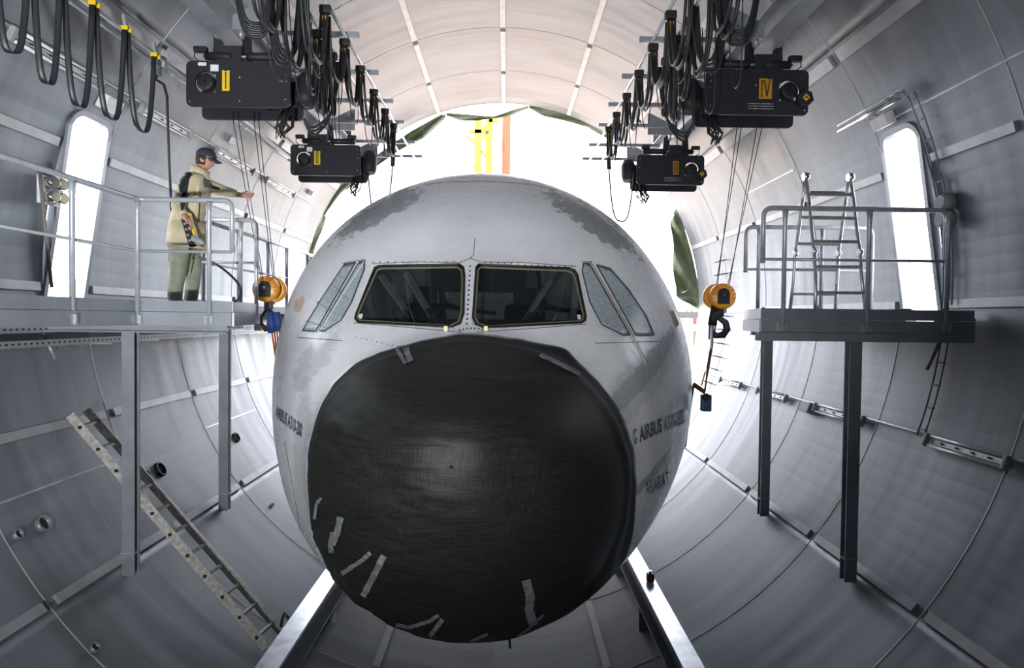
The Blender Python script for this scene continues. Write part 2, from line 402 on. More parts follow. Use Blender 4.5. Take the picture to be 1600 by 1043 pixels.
# windscreen openings
WL = [(586, 418), (592, 415.5), (718, 413.5), (724, 418), (725.5, 430), (724, 490), (719, 505), (706, 511), (560, 503), (555, 498), (557, 490)]
WR = [(744, 418), (748, 413.5), (888, 419), (897, 422), (902, 430), (915, 494), (914, 501), (908, 504), (757, 512), (744, 507), (739, 496)]
def flatcut(px_poly, d0, d1):
    mm = MB(); A = [mm.bm.verts.new(pix(x, y, d0)) for x, y in px_poly]; B = [mm.bm.verts.new(pix(x, y, d1)) for x, y in px_poly]; n = len(A)
    mm.bm.faces.new(A); mm.bm.faces.new(B[::-1])
    for k in range(n): mm.bm.faces.new((A[k], B[k], B[(k+1) % n], A[(k+1) % n]))
    return mm.build('cut', M_TUBE)
def round_poly(P, it=2):
    for _ in range(it):
        Q = []
        for i in range(len(P)):
            a, b = P[i], P[(i+1) % len(P)]; Q += [(a[0]*.8+b[0]*.2, a[1]*.8+b[1]*.2), (a[0]*.2+b[0]*.8, a[1]*.2+b[1]*.8)]
        P = Q
    return P
def unpar(o): return o
for P in (WL, WR):
    c = flatcut(P, 5.5, 8.1)
    md = hull.modifiers.new('b', 'BOOLEAN'); md.operation = 'DIFFERENCE'; md.solver = 'EXACT'; md.object = c
    bake(hull); me = c.data; bpy.data.objects.remove(c); bpy.data.meshes.remove(me)
for p in hull.data.polygons: p.use_smooth = True
def inset(P, k):
    cx = sum(p[0] for p in P)/len(P); cy_ = sum(p[1] for p in P)/len(P); Q = []
    for x, y in P:
        dx, dy = x-cx, y-cy_; Q.append((x-k*math.copysign(min(1, abs(dx)/20), dx), y-k*math.copysign(min(1, abs(dy)/10), dy)))
    return Q
def dens(P, step=6):
    Q = []
    for i in range(len(P)):
        a, b = P[i], P[(i+1) % len(P)]; k = max(1, int(math.hypot(b[0]-a[0], b[1]-a[1])/step))
        for j in range(k): t = j/k; Q.append((a[0]+(b[0]-a[0])*t, a[1]+(b[1]-a[1])*t))
    return Q
def skin_patch(P, off, rings=6, thick=.0):
    "closed outline laid on the skin, filled by rings towards its middle"
    P = dens(P); cx = sum(p[0] for p in P)/len(P); cy_ = sum(p[1] for p in P)/len(P)
    rws = [[hit(cx+(x-cx)*t, cy_+(y-cy_)*t, off) for x, y in P] for t in [1]+[1-(k+1)/(rings+.0) for k in range(rings-1)]+[.001]]
    mm = MB(); 
    if thick: rws = [[hit(x, y, off-thick) for x, y in P]]+rws
    mm.grid(rws, close=True); return mm
def skin_loop(P, off, r, seg=6):
    P = dens(P, 8); pts = [hit(x, y, off) for x, y in P]; pts += pts[:2]
    mm = MB(); mm.tube(pts, r, seg, caps=False); return mm
def glass(name, tint=(.30, .34, .33), mixf=.045, rough=.02):
    m = bpy.data.materials.new(name); m.use_nodes = True; n = m.node_tree.nodes; L = m.node_tree.links; n.remove(n['Principled BSDF'])
    t = n.new('ShaderNodeBsdfTransparent'); t.inputs[0].default_value = (*tint, 1); g = n.new('ShaderNodeBsdfGlossy'); g.inputs['Roughness'].default_value = rough; g.inputs[0].default_value = (.8, .85, .85, 1)
    lw = n.new('ShaderNodeLayerWeight'); pw = n.new('ShaderNodeMath'); pw.operation = 'POWER'; pw.inputs[1].default_value = 4; L.new(lw.outputs['Facing'], pw.inputs[0])
    ad = n.new('ShaderNodeMath'); ad.operation = 'ADD'; ad.use_clamp = True; L.new(pw.outputs[0], ad.inputs[0]); ad.inputs[1].default_value = mixf
    mx = n.new('ShaderNodeMixShader'); L.new(ad.outputs[0], mx.inputs[0]); L.new(t.outputs[0], mx.inputs[1]); L.new(g.outputs[0], mx.inputs[2]); L.new(mx.outputs[0], n['Material Output'].inputs[0])
    return m
M_WS = glass('windscreen_glass'); M_GASK = mat('window_gasket', (.012, .012, .012), .4); M_OLIVE = mat('aged_seal', (.16, .15, .09), .6)
M_SIDE = mat('frosted_side_glass', (.38, .44, .46), .25, .0, scale=40, var=.25)
M_DARKLINE = mat('panel_gap', (.05, .05, .055), .7)
for nm, P in (('windscreen', WL), ('windscreen', WR)):
    g = skin_patch(P, -.012, 8).build('windscreen', M_WS, nose, smooth=True)
    skin_loop(P, .004, .011).build('gasket', M_GASK, g); skin_loop(inset(P, 3), -.006, .011).build('seal', M_OLIVE, g)
st = skin_patch([(560, 490), (567, 489), (565, 497), (558, 497)], -.004, 2).build('window_sticker', M_PAPER, nose)
st = skin_patch([(902, 491), (907, 491), (908, 498), (903, 498)], -.004, 2).build('window_sticker', M_PAPER, nose)
SIDE = [[(539, 413.6), (556, 411), (495, 518), (474, 517), (501, 471.5)],
        [(562, 410), (570, 408.5), (570, 421), (550, 473), (534, 501), (508, 518), (500, 517)],
        [(911, 412), (920, 413), (983, 524), (972, 524), (939, 508), (921, 473), (909, 425)],
        [(931.6, 415), (952, 420.5), (981, 454), (1008, 494), (1020.5, 524), (992, 524)]]
for P in SIDE:
    g = skin_patch(P, .012, 8, .02).build('side_window', M_SIDE, nose, smooth=True); skin_loop(P, .012, .007).build('gasket', M_DARKLINE, g)
def skin_line(P, off, r, step=6):
    Q = []
    for a, b in zip(P, P[1:]):
        k = max(1, int(math.hypot(b[0]-a[0], b[1]-a[1])/step)); Q += [(a[0]+(b[0]-a[0])*j/k, a[1]+(b[1]-a[1])*j/k) for j in range(k)]
    Q.append(P[-1]); return MB().tube([hit(x, y, off) for x, y in Q], r, 6)
# thin grey bars laid across the side panes
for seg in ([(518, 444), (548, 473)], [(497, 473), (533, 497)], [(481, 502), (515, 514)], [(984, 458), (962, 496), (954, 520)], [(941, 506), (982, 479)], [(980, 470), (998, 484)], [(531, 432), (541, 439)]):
    skin_line(seg, .008, .009).build('pane_bar', M_GREYP, nose)
# riveted centre post, rivet rows and panel gaps
def rivet(x, y, r=.010, ax=(0, -1, .6)): MB().lathe([(r, 0), (r*.75, r*.5)], hit(x, y, .003), ax, 8).build('rivet', M_GASK, nose)
for k in range(13): rivet(734.5-5*k/12, 416+90*k/12)
for k in range(7): rivet(718+k*6, 516-3*math.sin(k*.5), .008)
for k in range(13): rivet(583+k*11.5, 410-k*.1, .007)
for k in range(14): rivet(757+k*10.5, 410+k*.55, .007)
for k in range(9): rivet(557+k*8, 527+k*1.8, .005)
for seg in ([(553, 504), (600, 508), (700, 517), (722, 519)], [(745, 519), (830, 513), (916, 506)], [(582, 412), (650, 409), (718, 410), (735, 403), (750, 409), (820, 410), (900, 416)],
            [(735, 403), (740, 398), (742, 372)], [(465, 527), (535, 532)], [(930, 536), (1030, 533)], [(569, 405), (540, 410), (536, 412)], [(908, 408), (925, 409)],
            [(665, 288), (700, 284), (760, 283), (830, 288), (870, 297)], [(445, 690), (470, 830)]):
    skin_line(seg, .0005, .0035).build('panel_gap', M_DARKLINE, nose)
skin_line([(571, 407), (500, 518)], .006, .012).build('window_post', M_SKINP, nose)
skin_line([(921, 409), (988, 527), (1010, 570)], .006, .010).build('window_post', mat('tan_post', (.42, .38, .36), .5), nose)
for x in (697, 759): MB().box(hit(x, 516, .02), (.035, .03, .045), bev=.004).build('yellow_clip', mat('pale_yellow', (.75, .68, .35), .5), nose)
skin_patch([(1046, 486), (1051, 485), (1060, 506), (1056, 511), (1050, 498)], .01, 3, .01).build('static_plate', mat('tan_patch', (.30, .22, .15), .6), nose, smooth=True)
skin_patch([(462, 470), (473, 462), (476, 470), (468, 488), (460, 486)], .006, 3).build('faded_patch', mat('faded_orange', (.62, .42, .32), .6), nose, smooth=True)
MB().tube([pix(796, 996, 6.4), pix(797, 1012, 6.4)], .012).build('drain_pin', M_BLACK2, nose)

# lettering on both cheeks
def text_mesh(s, size=1.0, outline=0, res=3, fat=.012):
    cu = bpy.data.curves.new('t', 'FONT'); cu.body = s; cu.resolution_u = res; cu.align_x = 'LEFT'
    if outline: cu.fill_mode = 'NONE'; cu.bevel_depth = outline; cu.bevel_resolution = 0
    else: cu.offset = fat
    o = bpy.data.objects.new('t', cu); COL.objects.link(o); bpy.context.view_layer.update()
    me = bpy.data.meshes.new_from_object(o.evaluated_get(bpy.context.evaluated_depsgraph_get())); bpy.data.objects.remove(o)
    xs = [v.co.x for v in me.vertices]; ys = [v.co.y for v in me.vertices]
    return me, min(xs), max(xs), min(ys), max(ys)
def skin_text(s, corners, name, mt, parent, outline=0, off=.010, fat=.012):
    "corners in the photograph: baseline start, baseline end, top end, top start"
    me, x0, x1, y0, y1 = text_mesh(s, outline=outline, fat=fat); b_ = bmesh.new(); b_.from_mesh(me)
    bmesh.ops.triangulate(b_, faces=b_.faces)
    a, b2, c, d = [Vector(p) for p in corners]
    for v in b_.verts:
        u = (v.co.x-x0)/(x1-x0); t = (v.co.y-y0)/(y1-y0)
        p = a*(1-u)*(1-t)+b2*u*(1-t)+c*u*t+d*(1-u)*t; v.co = hit(p.x, p.y, off)
    b_.to_mesh(me); b_.free(); o = bpy.data.objects.new(name, me); COL.objects.link(o); me.materials.clear(); me.materials.append(mt)
    o.parent = parent; o.matrix_parent_inverse = parent.matrix_basis.inverted(); return o
M_LET = mat('grey_lettering', (.09, .095, .115), .5); M_LET2 = mat('faded_lettering', (.25, .26, .29), .6)
t_ = skin_text('AIRBUS A310-200', ((431, 651), (472, 684), (474, 662), (432, 633)), 'lettering', M_LET, nose)
t_ = skin_text('AIRBUS', ((998, 691), (1033, 675), (1032, 652), (997, 667)), 'lettering', M_LET, nose, fat=.03)
t_ = skin_text('A310-200', ((1036, 674), (1069, 661), (1068, 638), (1035, 651)), 'lettering', M_LET2, nose)
t_ = skin_text('ARARAT', ((1008, 774), (1046, 756), (1043, 736), (1006, 752)), 'lettering', M_LET, nose, fat=-.008)
for k, (r0, a0) in enumerate(((7, 60), (5, 40), (3, 20))):     # the round maker's mark ahead of the name
    pts = [(991.5+.62*r0*math.cos(R_(a0+t*22)), 682+1.6*r0*math.sin(R_(a0+t*22))-0.3) for t in range(12)]
    skin_line(pts, .005, .006, 3).build('round_mark', M_LET2, nose)

# cockpit interior behind the windscreens
M_INT = mat('cockpit_grey', (.16, .18, .18), .7); M_SEAT = mat('seat_fabric', (.03, .035, .045), .8); M_PERF = mat('perforated_panel', (.30, .34, .34), .6)
ck = MB(); ck.box((FX, 7.0, CAM.z-.62), (2.3, 1.3, .05)); ck.build('cockpit_floor', M_INT, nose)
ck = MB(); ck.prism(rrect(FX-2.0, CAM.z-.7, FX+2.0, CAM.z+.85, .5), 8.35, 8.4); bk = ck.build('bulkhead', M_INT, nose)
_n = M_PERF.node_tree.nodes; _L = M_PERF.node_tree.links
_g = _n.new('ShaderNodeNewGeometry'); _v = _n.new('ShaderNodeTexVoronoi'); _v.inputs['Scale'].default_value = 21; _v.inputs['Randomness'].default_value = 0
_L.new(_g.outputs['Position'], _v.inputs['Vector']); _r = _n.new('ShaderNodeValToRGB'); _L.new(_v.outputs['Distance'], _r.inputs[0])
_r.color_ramp.elements[0].position = .28; _r.color_ramp.elements[0].color = (.01, .01, .01, 1); _r.color_ramp.elements[1].position = .32; _r.color_ramp.elements[1].color = (.3, .34, .34, 1)
_L.new(_r.outputs[0], _n['Principled BSDF'].inputs['Base Color'])
for x0, x1 in ((-.62, -.02), (.02, .55), (.68, .78)):
    pn = MB().box((FX+(x0+x1)/2, 8.33, CAM.z+.12), (x1-x0, .02, .36)).build('bulkhead_panel', M_PERF, nose)
for sx2 in (-.62, .5):
    m = MB(); m.box((FX+sx2, 7.55, CAM.z-.12), (.46, .14, .55), bev=.06); m.box((FX+sx2, 7.35, CAM.z-.42), (.5, .45, .12), bev=.04); m.box((FX+sx2, 7.56, CAM.z+.25), (.26, .1, .18), bev=.04)
    m.build('pilot_seat', M_SEAT, nose)
m = MB(); m.prism([(6.38, CAM.z-.2), (6.55, CAM.z-.02), (7.0, CAM.z-.02), (7.1, CAM.z-.3), (6.5, CAM.z-.35)], FX-1.1, FX+1.1, 'X'); m.build('glareshield', M_SEAT, nose)
for a, b in (((-1.0, 6.9, .42), (-.55, 7.2, -.25)), ((-.75, 7.0, .45), (-.35, 7.3, -.3)), ((.75, 7.0, .4), (.35, 6.9, -.25)), ((1.05, 7.3, .5), (1.0, 7.3, -.3))):
    MB().bar((FX+a[0], a[1], CAM.z+a[2]), (FX+b[0], b[1], CAM.z+b[2]), .07, .05).build('inner_strut', M_GREYP, nose)
m = MB(); m.prism(rrect(FX-.5, CAM.z+.28, FX+.5, CAM.z+.62, .12), 7.0, 7.5); m.build('overhead_panel', M_SEAT, nose)

# ------------------------------------------------------------ radome cover
OUT = [(722, 525), (800, 533), (880, 548), (910, 580), (945, 615), (968, 655), (983, 700), (989, 760), (985, 830), (972, 880), (950, 905), (905, 945), (860, 975), (800, 1010), (700, 1040), (640, 1000),
       (600, 975), (560, 945), (530, 915), (508, 870), (490, 820), (484, 760), (486, 700), (500, 645), (525, 600), (560, 570), (600, 553), (650, 538)]
def inside(x, y, P):
    c = False
    for i in range(len(P)):
        (x1, y1), (x2, y2) = P[i], P[i-1]
        if (y1 > y) != (y2 > y) and x < (x2-x1)*(y-y1)/(y2-y1)+x1: c = not c
    return c
def edge_d(phi):
    prev = 4.8
    for k in range(1, 60):
        d = 4.8+k*.04; q = proj(fus(phi, d))
        if not inside(*q, OUT) or d > 6.45:
            return min(d-.02, 6.45)
    return 6.45
NPC = 240
ED = [edge_d(math.tau*k/NPC) for k in range(NPC)]
ED = [sum(ED[(k+j) % NPC]*wt for j, wt in ((-2, 1), (-1, 2), (0, 3), (1, 2), (2, 1)))/9 for k in range(NPC)]
from mathutils import noise as mn
def cover_pt(k, t, off):
    phi = math.tau*k/NPC; d = TIPD+(ED[k % NPC]-TIPD)*t**2; return fus(phi, max(d, TIPD+1e-4), off)
def wr(p, t):
    # sagging horizontal folds on the left and fine pleats
    l = sstep(.3, -1.2, p.x); w_ = mn.noise(Vector((p.x*1.2, p.y*1.5, p.z*9)))*.022*l
    w_ += mn.noise(Vector((p.x*2.5, 3, p.z*3)))*.014+.012*math.exp(-((p.z-4.15+.03*p.x)/.02)**2)*sstep(-.7, .1, p.x)+mn.noise(Vector((p.x*6, p.y*2, p.z*22)))*.012*l
    return w_*sstep(1.0, .93, t)
m = MB(); rws = [[fus(0, TIPD, .016)]*NPC]
NT = 110
for i in range(NT+1):
    t = i/NT; r = []
    for k in range(NPC):
        p0 = cover_pt(k, t, 0); th0 = math.tau*k/NPC; rim = .035*math.exp(-((t-.90)/.035)**2)*sstep(.2, .7, math.sin(th0))+.012*math.exp(-((t-.93)/.02)**2)
        o_ = max(.014, .026+rim+wr(p0, t)*sstep(.02, .15, t)); r.append(cover_pt(k, t, o_))
    rws.append(r)
rws.append([cover_pt(k, 1, -.004) for k in range(NPC)])
m.grid(rws, close=True)
m.bm.normal_update(); BVC = BVHTree.FromBMesh(m.bm)
def chit(px, py, off):
    q = ray(px, py).normalized(); h = BVC.ray_cast(CAM, q)
    if h[0] is None: h = BVC.find_nearest(CAM+q*6.2)
    return h[0]+(h[1] if h[1].dot(q) < 0 else -h[1])*off
def cover_mat():
    m = mat('dark_cover_cloth', (.028, .03, .024), .48, 0, var=.0); n = m.node_tree.nodes; L = m.node_tree.links; b = n['Principled BSDF']
    gp = n.new('ShaderNodeNewGeometry')
    def nz(sc, st, det=3):
        mp = n.new('ShaderNodeMapping'); mp.inputs['Scale'].default_value = st; L.new(gp.outputs['Position'], mp.inputs[0]); t = n.new('ShaderNodeTexNoise'); t.inputs['Scale'].default_value = sc; t.inputs['Detail'].default_value = det; L.new(mp.outputs[0], t.inputs['Vector']); return t.outputs[0]
    a, c = nz(5, (30, 30, 1)), nz(5, (1, 1, 40))
    ad = n.new('ShaderNodeMath'); ad.operation = 'ADD'; L.new(a, ad.inputs[0]); L.new(c, ad.inputs[1])
    r = n.new('ShaderNodeValToRGB'); hf = n.new('ShaderNodeMath'); hf.operation = 'MULTIPLY'; hf.inputs[1].default_value = .5; L.new(ad.outputs[0], hf.inputs[0]); L.new(hf.outputs[0], r.inputs[0])
    r.color_ramp.elements[0].position = .42; r.color_ramp.elements[1].position = .62; r.color_ramp.elements[0].color = (.009, .0105, .0085, 1); r.color_ramp.elements[1].color = (.026, .028, .022, 1)
    L.new(r.outputs[0], b.inputs['Base Color']); b.inputs['Specular IOR Level'].default_value = .35
    bp = n.new('ShaderNodeBump'); bp.inputs['Strength'].default_value = .35; bp.inputs['Distance'].default_value = .006; L.new(ad.outputs[0], bp.inputs['Height']); L.new(bp.outputs[0], b.inputs['Normal'])
    return m
M_COV = cover_mat()
cv = m.build('radome_cover', M_COV, smooth=True)
tag(cv, 'dark green-black cloth cover taped over the round nose radome', 'cover')
# hem and tape around the edge
M_TAPE = mat('grey_tape', (.20, .205, .22), .45, 0, scale=18, var=.4); M_HEM = mat('worn_hem', (.17, .165, .15), .6, 0, scale=14, var=.6)
m = MB()
for k in range(NPC):
    pass
m.grid([[fus(math.tau*k/NPC, ED[k]+dd+.02*mn.noise(Vector((k*.06, 0, 2)))+.01*mn.noise(Vector((k*.3, 0, 2))), .006+(.014 if 0 < j < 4 else 0)) for k in range(NPC)] for j, dd in enumerate((-.035, -.028, 0, .018, .025))], close=True)
m.build('hem', M_HEM, cv, smooth=True)
def cover_strip(P, wpx):
    Q = []
    for a, b in zip(P, P[1:]):
        for j in range(16): t = j/16; Q.append((a[0]+(b[0]-a[0])*t, a[1]+(b[1]-a[1])*t))
    Q.append(P[-1]); rr = []
    for side in (-.5, -.17, .17, .5):
        row = []
        for i, (x, y) in enumerate(Q):
            a = Q[max(0, i-1)]; b = Q[min(len(Q)-1, i+1)]; dx, dy = b[0]-a[0], b[1]-a[1]; l = math.hypot(dx, dy)
            ww = wpx*(1+.25*mn.noise(Vector((i*.9, side*3, x))))*side*2*.5
            row.append(chit(x-dy/l*ww, y+dx/l*ww, .010))
        rr.append(row)
    mm = MB(); mm.grid(rr)
    return mm
TP = [([(534, 806), (528, 832), (521, 850)], 10), ([(522, 830), (518, 850), (519, 862)], 8), ([(580, 862), (566, 874), (535, 895)], 7), ([(601, 866), (590, 888), (568, 930)], 10), ([(504, 777), (496, 786), (493, 810)], 5),
      ([(686, 958), (672, 968), (640, 978), (620, 974)], 6), ([(692, 965), (672, 992)], 7), ([(762, 988), (735, 1000)], 5), ([(821, 904), (828, 930), (826, 950), (833, 975)], 14), ([(848, 958), (825, 980), (808, 992)], 4),
      ([(620, 545), (634, 569)], 6), ([(634, 544), (642, 566)], 10), ([(843, 555), (860, 562), (905, 585)], 7)]
for P, wd in TP: cover_strip(P, wd).build('tape_strip', M_TAPE, cv)

# ------------------------------------------------------------ cradle beams under the fuselage
FLOORX = lambda x: 5-math.sqrt(25-x*x)
for nm, x0, x1, side in (('l', -2.36, -2.12, 'left'), ('r', 1.98, 2.20, 'right')):
    b = thing('cradle_beam', 'pale steel I-beam running under the %s side of the nose' % side+(', beside the leaning ladder' if side == 'left' else ', with a red clamp on it'), 'beam', ((x0+x1)/2, 4.5, 1.08), 'steel beams under the fuselage')
    MB().box(((x0+x1)/2, 10.6, 1.07), (x1-x0, 12.8, .03)).build('top_flange', M_WSTEEL, b)  # paler than the web: glare from the mouth is put into its colour
    MB().box(((x0+x1)/2, 10.6, .90), (.02, 12.8, .31)).build('web', M_STEEL, b)
    MB().box(((x0+x1)/2, 10.6, .73), (x1-x0, 12.8, .03)).build('bottom_flange', M_STEEL, b)
    for y in (5.2, 7.1, 9.0, 11, 13):
        m = MB(); xo = x0 if side == 'left' else x1; xi = (x1 if side == 'left' else x0)
        m.prism([(x0, .72), (x1, .72), (x1, FLOORX(x1)-.01), (x0, FLOORX(x0)-.01)], y, y+.015); m.build('support_foot', M_STEEL, b)
    for y in (12.6, 15.2): MB().prism([(x0, 1.085), (x1, 1.085), (x1, 3.68-math.sqrt(2.82**2-(x1-FX)**2)+.01), (x0, 3.68-math.sqrt(2.82**2-(x0-FX)**2)+.01)], y, y+.3).build('saddle', M_STEEL, b)

# ------------------------------------------------------------ service platforms
FLZ = CAM.z+.05      # top of the decks
ZR = FLZ+1.1
def arc_corner(a, b, c, r=.09, n=5):
    "polyline a-b-c with the corner b rounded"
    a, b, c = Vector(a), Vector(b), Vector(c); u = (a-b).normalized(); v = (c-b).normalized(); P = [a]
    for k in range(n+1):
        t = k/n; P.append((b+u*r)*(1-t)**2+b*2*t*(1-t)+(b+v*r)*t*t)
    return P+[c]
def loop_rail(pts, r, rr=.09):
    P = [Vector(pts[0])]
    for i in range(1, len(pts)-1):
        P += arc_corner(P[-1], pts[i], pts[i+1], rr)[1:-1]
    P.append(Vector(pts[-1])); return P
def post(parent, x, y, z0=None, z1=None, r=.024):
    z0 = FLZ-.16 if z0 is None else z0; z1 = ZR-.02 if z1 is None else z1
    MB().tube([(x, y, z0), (x, y, z1-.12), (x, y, z1-.1), (x, y, z1)], [r, r, r*1.15, r*1.35], 10).build('post', M_RAIL, parent, smooth=False)
    MB().box((x, y-.01, z0+.05), (.09, .02, .09)).build('post_clamp', M_GALV, parent)
def channel(parent, a, b, name='toe_board', h0=-.17, h1=.08, mt=None):
    "upright board between two plan points, with a folded seam at deck height"
    (ax, ay), (bx, by) = a, b; mt = mt or M_STEEL; v = Vector((bx-ax, by-ay, 0)).normalized(); nrm = Vector((v.y, -v.x, 0))
    m = MB()
    for z0, z1, t in ((h0, -.035, .02), (-.03, h1, .008)):
        P = []
        for p in ((ax, ay), (bx, by)):
            for s_, zz in ((-1, z0), (1, z0), (1, z1), (-1, z1)): P.append(Vector((p[0], p[1], FLZ+zz))+nrm*t*s_)
        m.hexa(P)
    m.build(name, mt, parent)
def platform(side):
    s = -1 if side == 'left' else 1; X = lambda v: s*v      # v: distance from the tube axis
    yF, yB = 6.86, 8.25
    xin_f, xin_b, xw = (2.66, 2.93, 4.93) if side == 'left' else (2.74, 3.06, 4.93)
    th = thing('service_platform', {'left': 'long silver service platform along the left wall, carrying the person',
        'right': 'dark silver service platform on the right wall, carrying the folding stepladder'}[side], 'platform', (X(3.9), 7.6, FLZ-.3))
    walk = [(X(3.62), 9.9), (X(3.62), 8.25), (X(xin_b), 8.25), (X(xin_f), yF), (X(3.62), yF)]
    deck = [(X(4.95), -1.0 if side == 'left' else yF)]+([(X(3.62), -1.0)] if side == 'left' else [])+[(X(3.62), yF), (X(xin_f), yF), (X(xin_b), yB), (X(3.62), yB)]
    deck += [(X(3.62), 14.5), (X(4.95), 14.5)] if side == 'left' else [(X(3.62), 9.7), (X(4.95), 9.7)]
    MB().prism(deck, FLZ-.03, FLZ, 'Z').build('deck', M_STEEL, th)
    channel(th, (X(xin_f), yF), (X(3.62 if side == 'left' else xw), yF)); channel(th, (X(xin_f), yF), (X(xin_b), yB)); channel(th, (X(xin_b), yB), (X(3.62), yB))
    if side == 'left':
        channel(th, (X(3.62), yF), (X(3.62), -1)); channel(th, (X(3.62), yB), (X(3.62), 14.5))
    else: channel(th, (X(3.62), yB), (X(3.62), 9.7))
    # frame below
    for y, xa, xb in ((7.12, 2.8, 4.7), (9.5, 3.6, 4.72)):
        m = MB(); m.box((X((xa+xb)/2), y, FLZ-.245), (xb-xa, .12, .016)); m.box((X((xa+xb)/2), y, FLZ-.18), (xb-xa, .012, .12)); m.box((X((xa+xb)/2), y, FLZ-.18-.0), (xb-xa, .10, .016)); m.build('cross_beam', M_STEEL, th)
    MB().box((X(3.83), 8.3, FLZ-.22), (.1, 2.3, .09)).build('side_beam', M_STEEL, th)
    if side == 'right': MB().box((X(3.8), yF-.005, FLZ-.21), (2.2, .12, .085)).build('front_beam', M_STEEL, th)
    for y in (7.12, 9.5):
        zf = 5-math.sqrt(25-(3.83+.06)**2)
        m = MB(); z1 = FLZ-.25; c = (zf+z1)/2; h = z1-zf
        m.box((X(3.83), y-.05, c), (.13, .014, h)); m.box((X(3.83), y+.05, c), (.13, .014, h)); m.box((X(3.83), y, c), (.012, .09, h))
        m.build('leg', M_STEEL, th); MB().box((X(3.83), y-.004, 5-math.sqrt(25-3.83**2)+.32), (.15, .125, .012)).build('collar', M_GALV, th)
    MB().tube([(X(4.75), 7.12, FLZ-.26), (X(4.62), 7.12, FLZ-.55)], .02).build('brace', M_STEEL, th)
    # rails
    rr_, rm = .026, .015
    if side == 'left':
        top = loop_rail([(X(3.62), -1, ZR), (X(3.62), yF, ZR), (X(xin_f), yF, ZR), (X(xin_f), yF, ZR-.52)], rr_, .1)
        MB().tube(top, rr_, 12).build('hand_rail', M_RAIL, th)
        MB().tube([(X(3.62), -1, ZR-.52), (X(3.62), yF, ZR-.52), (X(xin_f), yF, ZR-.52)], rm, 8).build('knee_rail', M_RAIL, th)
        for y in (1.6, 2.66, 3.72, 4.78, 5.84): post(th, X(3.62), y)
        post(th, X(3.60), yF-.03); post(th, X(2.88), yF-.03)
        back = loop_rail([(X(3.55), yB, ZR), (X(xin_b), yB, ZR), (X(xin_b), yB, ZR-.52)], rr_, .1)
        MB().tube(back, rr_, 12).build('hand_rail', M_RAIL, th)
        MB().tube([(X(3.6), yB, ZR-.52), (X(xin_b), yB, ZR-.52)], rm, 8).build('knee_rail', M_RAIL, th)
        post(th, X(3.12), yB); post(th, X(xin_b), yB, z1=ZR-.5)
        MB().tube([(X(3.62), yB+.05, ZR), (X(3.62), 14.5, ZR)], rr_, 10).build('hand_rail', M_WSTEEL, th)
        MB().tube([(X(3.62), yB+.05, ZR-.52), (X(3.62), 14.5, ZR-.52)], rm, 8).build('knee_rail', M_WSTEEL, th)
        for y in (8.35, 9.45, 10.6, 11.5, 12.7, 14.3): post(th, X(3.62), y)
    else:
        fr = loop_rail([(X(xin_f), yF, ZR-.56), (X(xin_f), yF, ZR), (X(4.62), yF, ZR), (X(4.62), yF, ZR-.56)], rr_, .1)
        MB().tube(fr, rr_, 12).build('hand_rail', M_RAIL, th)
        MB().tube([(X(xin_f), yF, ZR-.52), (X(4.62), yF, ZR-.52)], rm, 8).build('knee_rail', M_RAIL, th)
        for x in (2.95, 3.81, 4.62): post(th, X(x), yF-.03)
        bk = loop_rail([(X(xin_b), yB, ZR-.56), (X(xin_b), yB, ZR), (X(4.62), yB, ZR), (X(4.62), yB, FLZ)], rr_, .1)
        MB().tube(bk, rr_, 12).build('hand_rail', M_RAIL, th)
        MB().tube([(X(xin_b), yB, ZR-.52), (X(4.62), yB, ZR-.52)], rm, 8).build('knee_rail', M_RAIL, th)
        for x in (3.22, 4.0): post(th, X(x), yB)
    return th
platform('left'); platform('right')

# folding stepladder on the right platform
sl = thing('stepladder', 'aluminium folding multi-joint stepladder standing open on the right platform', 'ladder', (3.85, 7.6, FLZ))
def q7(x, y): return 1140+x/3.478, 240+y/3.478
def P7(x, y, d): return pix(*q7(x, y), d)
DB, DA = 7.35, 7.95
STI = [([(415, 125), (432, 250), (447, 420), (460, 530), (470, 700), (465, 838)], [7.6, 7.53, 7.45, 7.38, 7.33, 7.28]),
       ([(657, 128), (675, 250), (692, 420), (710, 535), (716, 650), (745, 838)], [7.6, 7.53, 7.45, 7.38, 7.33, 7.28]),
       ([(412, 130), (398, 250), (374, 440), (358, 540), (350, 680), (325, 838)], [7.6, 7.7, 7.82, 7.9, 7.95, 8.0]),
       ([(652, 132), (632, 250), (606, 440), (591, 540), (584, 700), (574, 838)], [7.6, 7.7, 7.82, 7.9, 7.95, 8.0])]
SP = []
for pts, ds in STI:
    Q = [P7(x, y, d) for (x, y), d in zip(pts, ds)]; Q[-1].z = FLZ+.002; SP.append(Q)
    m = MB(); m.tube(Q, .016, 8, flat=((1, 0, 0), .022)); m.build('stile', M_ALU, sl)
    for c in (Q[3],): MB().lathe([(.04, -.02), (.045, 0), (.04, .02)], c, (1, 0, .1), 14).build('hinge', M_CHROME, sl)
    MB().box(Q[-1]+Vector((0, 0, .02)), (.06, .05, .04), bev=.006).build('foot', M_BLACK2, sl)
for c in (SP[0][0], SP[1][0]): MB().lathe([(.045, -.03), (.05, 0), (.045, .03)], c+Vector((0, .0, 0)), (1, 0, .1), 14).build('hinge', M_CHROME, sl)
def at_z(Q, z):
    for a, b in zip(Q, Q[1:]):
        if a.z >= z >= b.z: return a.lerp(b, (a.z-z)/(a.z-b.z))
    return Q[-1]
for L_, R2, ys in ((SP[0], SP[1], (210, 345, 478, 617, 757)), (SP[2], SP[3], (230, 355, 492, 630, 762))):
    for y in ys:
        z = P7(560, y, (L_[2].y+L_[3].y)/2).z; MB().bar(at_z(L_, z), at_z(R2, z), .05, .032).build('rung', M_ALU, sl)
